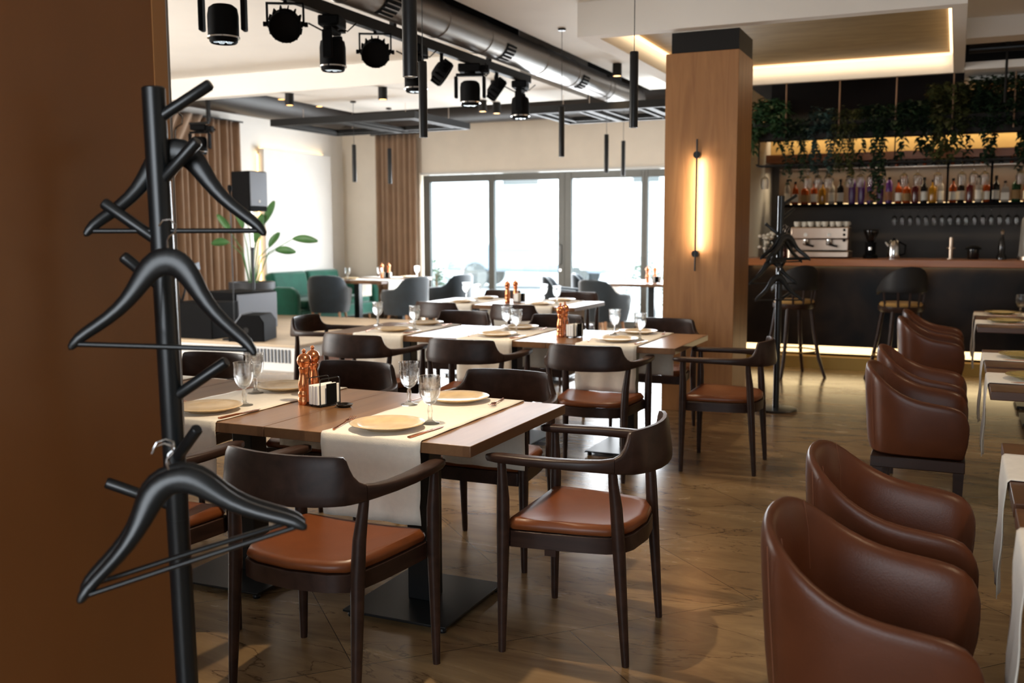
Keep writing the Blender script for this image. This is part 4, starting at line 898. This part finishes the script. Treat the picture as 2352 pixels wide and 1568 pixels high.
# ================================================================ STAGE
SH=.283
t=thing('stage_platform','low pale stage platform with a light wood top at the left','stage')
obj('platform_body',box((-9.48,8.37,0),(-6.22,11.4,SH-.03)),'white',t); obj('platform_top',box((-9.49,8.355,SH-.03),(-6.2,11.42,SH)),'stagewood',t,bev=.003)
g=MB()
for k in range(14): g.box((-6.9+k*.045,8.352,.09),(-6.885+k*.045,8.37,.23))
obj('front_slats',g,'grille',t)
t=thing('stage_monitor','black wedge shaped floor monitor at the stage edge','loudspeaker',(-6.98,8.62,SH),R(110)); t.scale=(.9,.9,.95)
pr=[(-.22,0),(.22,0),(.22,.10),(.05,.30),(-.16,.30),(-.22,.22)]
mb=MB(); n=len(pr); mb.add([(-.24,a,b) for a,b in pr]+[(.24,a,b) for a,b in pr],[tuple(range(n)),tuple(range(2*n-1,n-1,-1))]+[(i,i+n,(i+1)%n+n,(i+1)%n) for i in range(n)])
obj('cabinet',mb,'plastic',t,bev=.008)
mb=MB(); pg=[(.228,.105),(.062,.305)]; mb.add([(-.22,a-.008,b) for a,b in pg]+[(.22,a-.008,b) for a,b in pg]+[(-.22,a+.004,b+.006) for a,b in pg]+[(.22,a+.004,b+.006) for a,b in pg],[(0,1,3,2),(4,6,7,5),(0,4,5,1),(2,3,7,6),(0,2,6,4),(1,5,7,3)]); obj('front_grille',mb,'grille',t)
obj('handle_recess',MB().lathe([(.001,0),(.035,0),(.03,-.004),(.001,-.004)],20,mtx=T(-.242,.0,.13,ry=R(-90))),'darkmetal',t)
t=thing('subwoofer','large black subwoofer cabinet on the stage with a grey grille side','loudspeaker',(-7.56,9.42,SH),R(-4))
obj('cabinet',box((-.62,-.35,.02),(.0,.35,.47)),'plastic',t,bev=.01); obj('front_grille',box((.002,-.33,.03),(.025,.33,.45)),'grille',t,bev=.006); obj('feet',box((-.58,-.32,0),(-.50,.32,.02)).box((-.1,-.32,0),(-.02,.32,.02)),'plastic',t)
t=thing('loudspeaker','black loudspeaker on a pole above the subwoofer','loudspeaker',(-7.70,9.55,0),R(-4))
obj('cabinet',MB().frustum((-.17,-.15),(.13,.15),0,.01,1).box((0,0,0),(0,0,0)) if False else MB().prism([(-.20,-.11),(.12,-.15),(.12,.15),(-.20,.11)],1.70,2.17),'plastic',t,bev=.01)
obj('front_grille',box((.122,-.14,1.76),(.135,.14,2.16)),'grille',t,bev=.004); obj('badge',box((.1355,-.012,1.80),(.138,.012,1.83)),'white',t)
t=thing('speaker_pole','black pole holding the loudspeaker over the subwoofer','pole',(-7.70,9.55,SH+.472)); obj('lower_tube',MB().tube([(0,0,0),(0,0,.5)],.018,14),'blackmetal',t); obj('upper_tube',MB().tube([(0,0,.5),(0,0,1.70-SH-.472)],.014,12),'chrome',t); obj('collar',MB().lathe([(.02,.48),(.026,.48),(.026,.52),(.02,.52)],14),'blackmetal',t)
t=thing('microphone_stand','slim microphone stand with a round base on the stage','microphone stand',(-7.18,8.56,SH)); obj('round_base',MB().lathe([(.001,0),(.13,0),(.13,.01),(.02,.02),(.001,.02)],28),'blackmetal',t); obj('stand_tube',MB().tube([(0,0,.02),(0,0,1.5)],.0065,10),'blackmetal',t); obj('microphone',MB().lathe([(.001,1.5),(.012,1.5),(.014,1.60),(.025,1.63),(.022,1.67),(.001,1.68)],14),'plastic',t)
t=thing('mixing_desk','audio mixer and keyboard with raised lid on a folding stand behind the rack','mixer',(-8.62,8.95,SH),R(10))
obj('mixer_surface',MB().box((-.5,-.22,0),(.4,.22,.06),T(0,0,.70,rx=R(12))),'plastic',t,bev=.006); obj('control_knobs',(lambda q:[q.lathe([(.001,0),(.008,0),(.007,.012),(.001,.012)],8,mtx=T(0,0,.70,rx=R(12))@T(-.45+.06*(k%14),-.16+.09*(k//14),.061)) for k in range(56)] and q)(MB()),'white',t)
obj('side_panel',MB().box((.40,-.24,-.02),(.42,.24,.07),T(0,0,.70,rx=R(12))),'grille',t); 
for s in(-1,1): obj('stand_leg',MB().tube([(s*.3,-.2,0),(s*.3,.2,.68)],.014,8).tube([(s*.3,.2,0),(s*.3,-.2,.66)],.014,8),'blackmetal',t)
obj('gooseneck_arm',MB().tube([(-.4,.1,.84),(-.3,.0,1.02),(-.05,-.05,1.05),(.1,-.05,.98)],.01,8),'blackmetal',t)
tag(obj('equipment_case',box((-7.95,8.45,SH),(-7.40,8.9,SH+.40)),'plastic',bev=.01),'black equipment case on the stage behind the coat rack','case')
# potted plant
M['plantleaf']=mat('paddle_leaf','#3b6a3a',.45,col2='#56824a',vscale=5)
t=thing('potted_plant','potted bird of paradise plant with paddle leaves before the stage wall panel','potted plant',(-8.45,10.45,SH)); obj('pot',MB().lathe([(.001,0),(.20,0),(.27,.42),(.30,.43),(.30,.52),(.26,.52),(.24,.48),(.001,.47)],28),'pot',t); obj('potting_soil',MB().lathe([(.001,.475),(.235,.475),(.001,.50)],20),'soil',t)
random.seed(11)
for k,(dx,dy,h,l) in enumerate(((.75,.1,1.02,.36),(.45,.05,.78,.30),(-.30,-.1,1.15,.34),(-.45,.0,.95,.30),(.1,.2,1.35,.38),(-.05,-.1,1.25,.36),(.2,-.1,.95,.32),(.05,.1,1.1,.34),(-.2,.15,1.35,.3),(.28,.1,.85,.28))):
    tip=Vector((dx*.8,dy,.45+h*.62)); base=Vector((dx*.08,dy*.08,.48)); mid=(base+tip)/2+Vector((-dx*.12,0,.12))
    s=obj('leaf_stalk',MB().tube([base,mid,tip],[.009,.007,.005],7),'plantleaf',t)
    out=Vector((dx,dy,.55 if abs(dx)<.4 else .05)).normalized(); side=out.cross(Vector((0,1,.2))).normalized() if abs(dx)>.3 else Vector((.7,.6,0)).normalized(); rows=[]
    for i in range(9):
        u=i/8; wd=.055*math.sin(PI*min(1,u*.92+.04))**.7; p=tip+out*l*u+Vector((0,0,-.05*u*u)); rows.append([tuple(p-side*wd),tuple(p+Vector((0,0,-.008))),tuple(p+side*wd)])
    obj('leaf_blade',MB().grid(rows),'plantleaf',s,solid=.002,ang=80)
# curtains
def curtain(name,lab,axis,a0,a1,fixed,z0,z1,gather=None,seed=1,amp=.045,per=.11,depth=.03):
    random.seed(seed); n=int((a1-a0)/.012); rows=[]; m_=24
    ph=[random.uniform(-.5,.5) for _ in range(200)]
    for i in range(m_+1):
        v=i/m_; z=z1+(z0-z1)*v; row=[]
        for j in range(n+1):
            u=j/n; a=a0+(a1-a0)*u; 
            if gather: 
                g=gather(v); a=g[0]+(g[1]-g[0])*u
            q=a0+(a1-a0)*u; off=amp*math.sin(2*PI*q/per+ph[int(q/per)%200]*.6)*(.75+.25*v)+amp*.35*math.sin(2*PI*q/(per*2.3)+1)
            row.append((fixed+off,a,z) if axis=='Y' else (a,fixed+off,z))
        rows.append(row)
    t=thing(name,lab,'curtain'); obj('curtain_fabric',MB().grid(rows),'curtain',t,solid=.003,ang=80)
    if axis=='Y': obj('curtain_rail',box((fixed-.012,a0-.3,z1),(fixed+.012,a1+.12,z1+.02)),'blackmetal',t)
    else: obj('curtain_rail',box((a0-.1,fixed-.012,z1),(a1+.05,fixed+.012,z1+.02)),'blackmetal',t)
    return t
curtain('curtain','pleated brown curtain hanging between the wall corner and the glazed doors','X',-8.76,-7.99,14.07,.02,3.02,seed=2,per=.105,amp=.05)
curtain('curtain','long pleated brown curtain on the stage wall behind the coat rack','Y',9.6,11.36,-9.36,.30,3.0,seed=3,per=.13,amp=.05)
curtain('curtain','brown curtain drape gathered aside on the stage wall, left of the long one','Y',8.5,9.7,-9.2,.8,3.0,gather=lambda v:(8.5-.3*v,10.5-1.5*v) if v<.72 else (8.28,9.42),seed=4,per=.13,amp=.04)
# ================================================================ LOUNGE BY THE WINDOWS
t=thing('sofa','green velvet two seat sofa against the far left wall','sofa',(-8.98,12.72,0),R(-90))   # local +Y faces +X
SW=1.0
obj('seat_base',box((-SW,-.38,.14),(SW,.36,.33)),'green',t,bev=.03)
for s in(-1,1): 
    obj('seat_cushion',box((s*.44-.42,-.22,.33),(s*.44+.42,.37,.45)),'green',t,bev=.035)
    obj('back_cushion',MB().box((s*.44-.42,-.10,0),(s*.44+.42,.08,.42),T(0,-.22,.44,rx=R(12))),'green',t,bev=.05)
    a=MB(); a.prism([(-.38,0),(.38,0),(.38,.42),(.34,.50),(.26,.54),(-.30,.54),(-.38,.50)],0,.12,Matrix(((0,0,1,0),(1,0,0,0),(0,1,0,0),(0,0,0,1)))); 
    a2=MB(); a2.add([(x+(s*SW if s>0 else -SW-.12),y,z+.12) for x,y,z in a.v],a.f); obj('armrest',a2,'green',t,bev=.03)
obj('backrest',box((-SW,-.38,.33),(SW,-.27,.66)),'green',t,bev=.03)
for s in(-1,1):
    for yy in(-.32,.3): obj('leg',MB().tube([(s*.92,yy,.14),(s*.95,yy,0)],[.02,.014],10),'legwood',t)
def velvet_chair():
    t=thing('velvet_armchair','','armchair')
    half=[(.272,.26,.60,.04),(.29,.22,.645,.05),(.30,.10,.655,.055),(.30,-.02,.665,.055),(.292,-.09,.70,.05),(.27,-.15,.775,.048),(.23,-.21,.82,.045),(.15,-.255,.835,.042),(.07,-.27,.84,.04),(0,-.272,.84,.04)]
    full=half+[(-a,b,c,d) for a,b,c,d in half[-2::-1]]; rs=[]; n=len(full)
    for i,(x,y,h,th) in enumerate(full):
        a=Vector(full[max(i-1,0)][:2]); b=Vector(full[min(i+1,n-1)][:2]); tt=(b-a).normalized(); nx,ny=tt.y,-tt.x
        if nx*x+ny*y<0 and abs(x)>.01: nx,ny=-nx,-ny
        if abs(x)<=.01: nx,ny=0,-1
        P=lambda off,z:(x*(.86+.14*min(1,(z-.30)/.25))+nx*off,y*(.86+.14*min(1,(z-.30)/.25))+ny*off,z)
        rs.append([P(0,.30),P(.003,.45),P(.002,h-.03),P(-.008,h-.008),P(-th*.5,h),P(-th*.9,h-.012),P(-th*1.1,h-.05),P(-th*1.1,.44),P(-th,.30)])
    obj('shell',MB().rings(rs),'bluevelvet',t,ang=70)
    o=[(-.23,.27),(.23,.27),(.24,.1),(.22,-.13),(.15,-.2),(-.15,-.2),(-.22,-.13),(-.24,.1)]
    obj('seat_cushion',MB().rings([[(x*k,y*k,z) for x,y in o] for k,z in ((.9,.31),(1,.34),(1,.44),(.93,.47),(.4,.48),(.05,.48))]),'bluevelvet',t,sub=1,ang=70)
    for sx in(-1,1):
        for sy in(-1,1): obj('leg',MB().tube([(sx*.19,sy*.17,.31),(sx*.23,sy*.21,0)],[.02,.012],10),'legwood',t)
    return t
VC=Proto(velvet_chair)
for x,y,rz,l in ((-8.28,11.95,20,'blue grey velvet armchair before the green sofa, its back to us'),(-7.0,12.0,75,'blue grey velvet armchair with a sunlit back, right of the far left table'),(-6.78,12.95,80,'blue grey velvet armchair farther back against the first glazed door'),
  (-5.05,12.95,-75,'sunlit blue armchair left of the white far table, nearer one'),(-4.95,13.85,-75,'sunlit blue armchair left of the white far table, farther one'),(-4.15,12.1,-20,'sunlit blue armchair with oak legs before the far white table')):
    VC.put((x,y,0),R(rz),l,'blue grey velvet armchairs')
def far_table(x0,x1,y0,y1,lab,legs=True,rlab=''):
    t=thing('dining_table',lab,'table',(x0,y0,0)); W,D=x1-x0,y1-y0
    obj('table_top',box((0,0,.71),(W,D,.75)),'tabletop',t,bev=.003)
    for xx in(.12,W-.12) if legs else (W/2,): obj('table_leg',box((xx-.045,D/2-.045,.02),(xx+.045,D/2+.045,.71)),'blackmetal',t); obj('foot_plate',box((xx-.2,D/2-.25,0),(xx+.2,D/2+.25,.02)),'blackmetal',t)
    return t
far_table(-8.45,-7.45,12.05,13.55,'wooden table beside the green sofa, laid with glasses')
far_table(-4.35,-3.35,12.75,13.95,'sunlit white looking table by the glazed doors at the right',False)
RF=Proto(runner(.36,1.0,.30))
for x,y,r,l in ((-7.95,12.4,90,'white runner on the far left table, nearer one'),(-7.95,13.2,90,'white runner on the far left table, farther one'),(-3.85,13.3,90,'white runner on the sunlit table by the doors')): RF.put((x,y,0),R(r),l,'runners on the far tables')
for i,(x,y) in enumerate(((-8.15,12.25),(-7.75,12.5),(-7.55,13.25),(-4.1,13.1),(-3.5,13.45))): put_goblet(x,y,'stemmed glass on the %s'%['far left table, leftmost','far left table, middle','far left table, rightmost','sunlit far table, left one','sunlit far table, right one'][i])
for i,(x,y) in enumerate(((-7.98,12.92),(-7.90,12.99),(-3.82,13.02),(-3.74,13.1))): ML.put((x,y,.7545),0,'copper mill on the %s'%['far left table, left one of the pair','far left table, right one of the pair','sunlit far table, left one of the pair','sunlit far table, right one of the pair'][i],'copper mills')
HD.put((-7.84,12.86,.7545),R(10),'napkin holder on the far left table','wire napkin holders'); NP.put((-7.84,12.86,.7545),R(10),'napkins in the holder on the far left table','napkin stacks')
HD.put((-3.68,12.98,.7545),R(10),'napkin holder on the sunlit far table','wire napkin holders'); NP.put((-3.68,12.98,.7545),R(10),'napkins in the holder on the sunlit far table','napkin stacks')
for i,(x,y) in enumerate(((-8.22,12.42),(-7.66,13.2))): put_plate(x,y,'beige plate on the far left table, %s one'%('nearer' if i==0 else 'farther'))
# ================================================================ OUTSIDE
struct('ground_outside',box((-40,YW+.25,-.12),(25,60,-.02)),'pave')
t=thing('building','pale building across the street with pale window openings','building',(0,34,0))
fb=MB(); fb.box((-38,0,0),(12,6,11)); obj('facade',fb,'facade',t)
for i in range(9):
    for z in (3.2,6.4): obj('window',box((-34+i*4.6,-.06,z),(-32.6+i*4.6,.02,z+1.7)),'frame',t)
t=thing('parked_car','blurred blue grey parked car outside the second glazed door','car',(-10.2,24,0),R(8))
cb=MB(); sec=[(-2.1,.45),(-2.05,.85),(-1.2,.95),(-.6,1.42),(.8,1.42),(1.4,.98),(2.1,.82),(2.15,.40)]
n=len(sec); cb.add([(x,-.85,z) for x,z in sec]+[(x,.85,z) for x,z in sec],[tuple(range(n)),tuple(range(2*n-1,n-1,-1))]+[(i,i+n,(i+1)%n+n,(i+1)%n) for i in range(n)]); obj('car_body',cb,'car',t,bev=.08)
obj('car_windows',MB().prism([(-1.1,.97),(-.58,1.36),(.76,1.36),(1.3,1.0)],-.856,.856,Matrix(((1,0,0,0),(0,0,1,0),(0,1,0,0),(0,0,0,1)))),'carglass',t)
for x in(-1.3,1.35):
    for y in(-.86,.70): obj('wheel',MB().lathe([(.001,0),(.33,0),(.33,.16),(.001,.16)],20,mtx=T(x,y,.33,rx=R(-90))),'frame',t)
random.seed(21)
def shrub(x,y,s,l):
    f=MB()
    for k in range(700):
        a=random.uniform(0,2*PI); e=random.uniform(0,PI/2); r=s*random.uniform(.5,1)*(1+.2*math.sin(3*a)); p=Vector((r*math.cos(a)*math.cos(e),r*.8*math.sin(a)*math.cos(e),.05+1.25*r*math.sin(e)))
        leafq(f,p,Vector((math.cos(a),math.sin(a),.4)),.12,.07)
    t=thing('shrub',l,'shrub',(x,y,-.02)); obj('foliage',f,'hedge',t,flat=True); obj('stem',MB().tube([(0,0,0),(0,0,s)],.03,8),'rope',t)
shrub(-5.2,17.5,.75,'pale shrub outside the third glazed door'); shrub(-9.8,18,.6,'pale shrub outside the first glazed door')
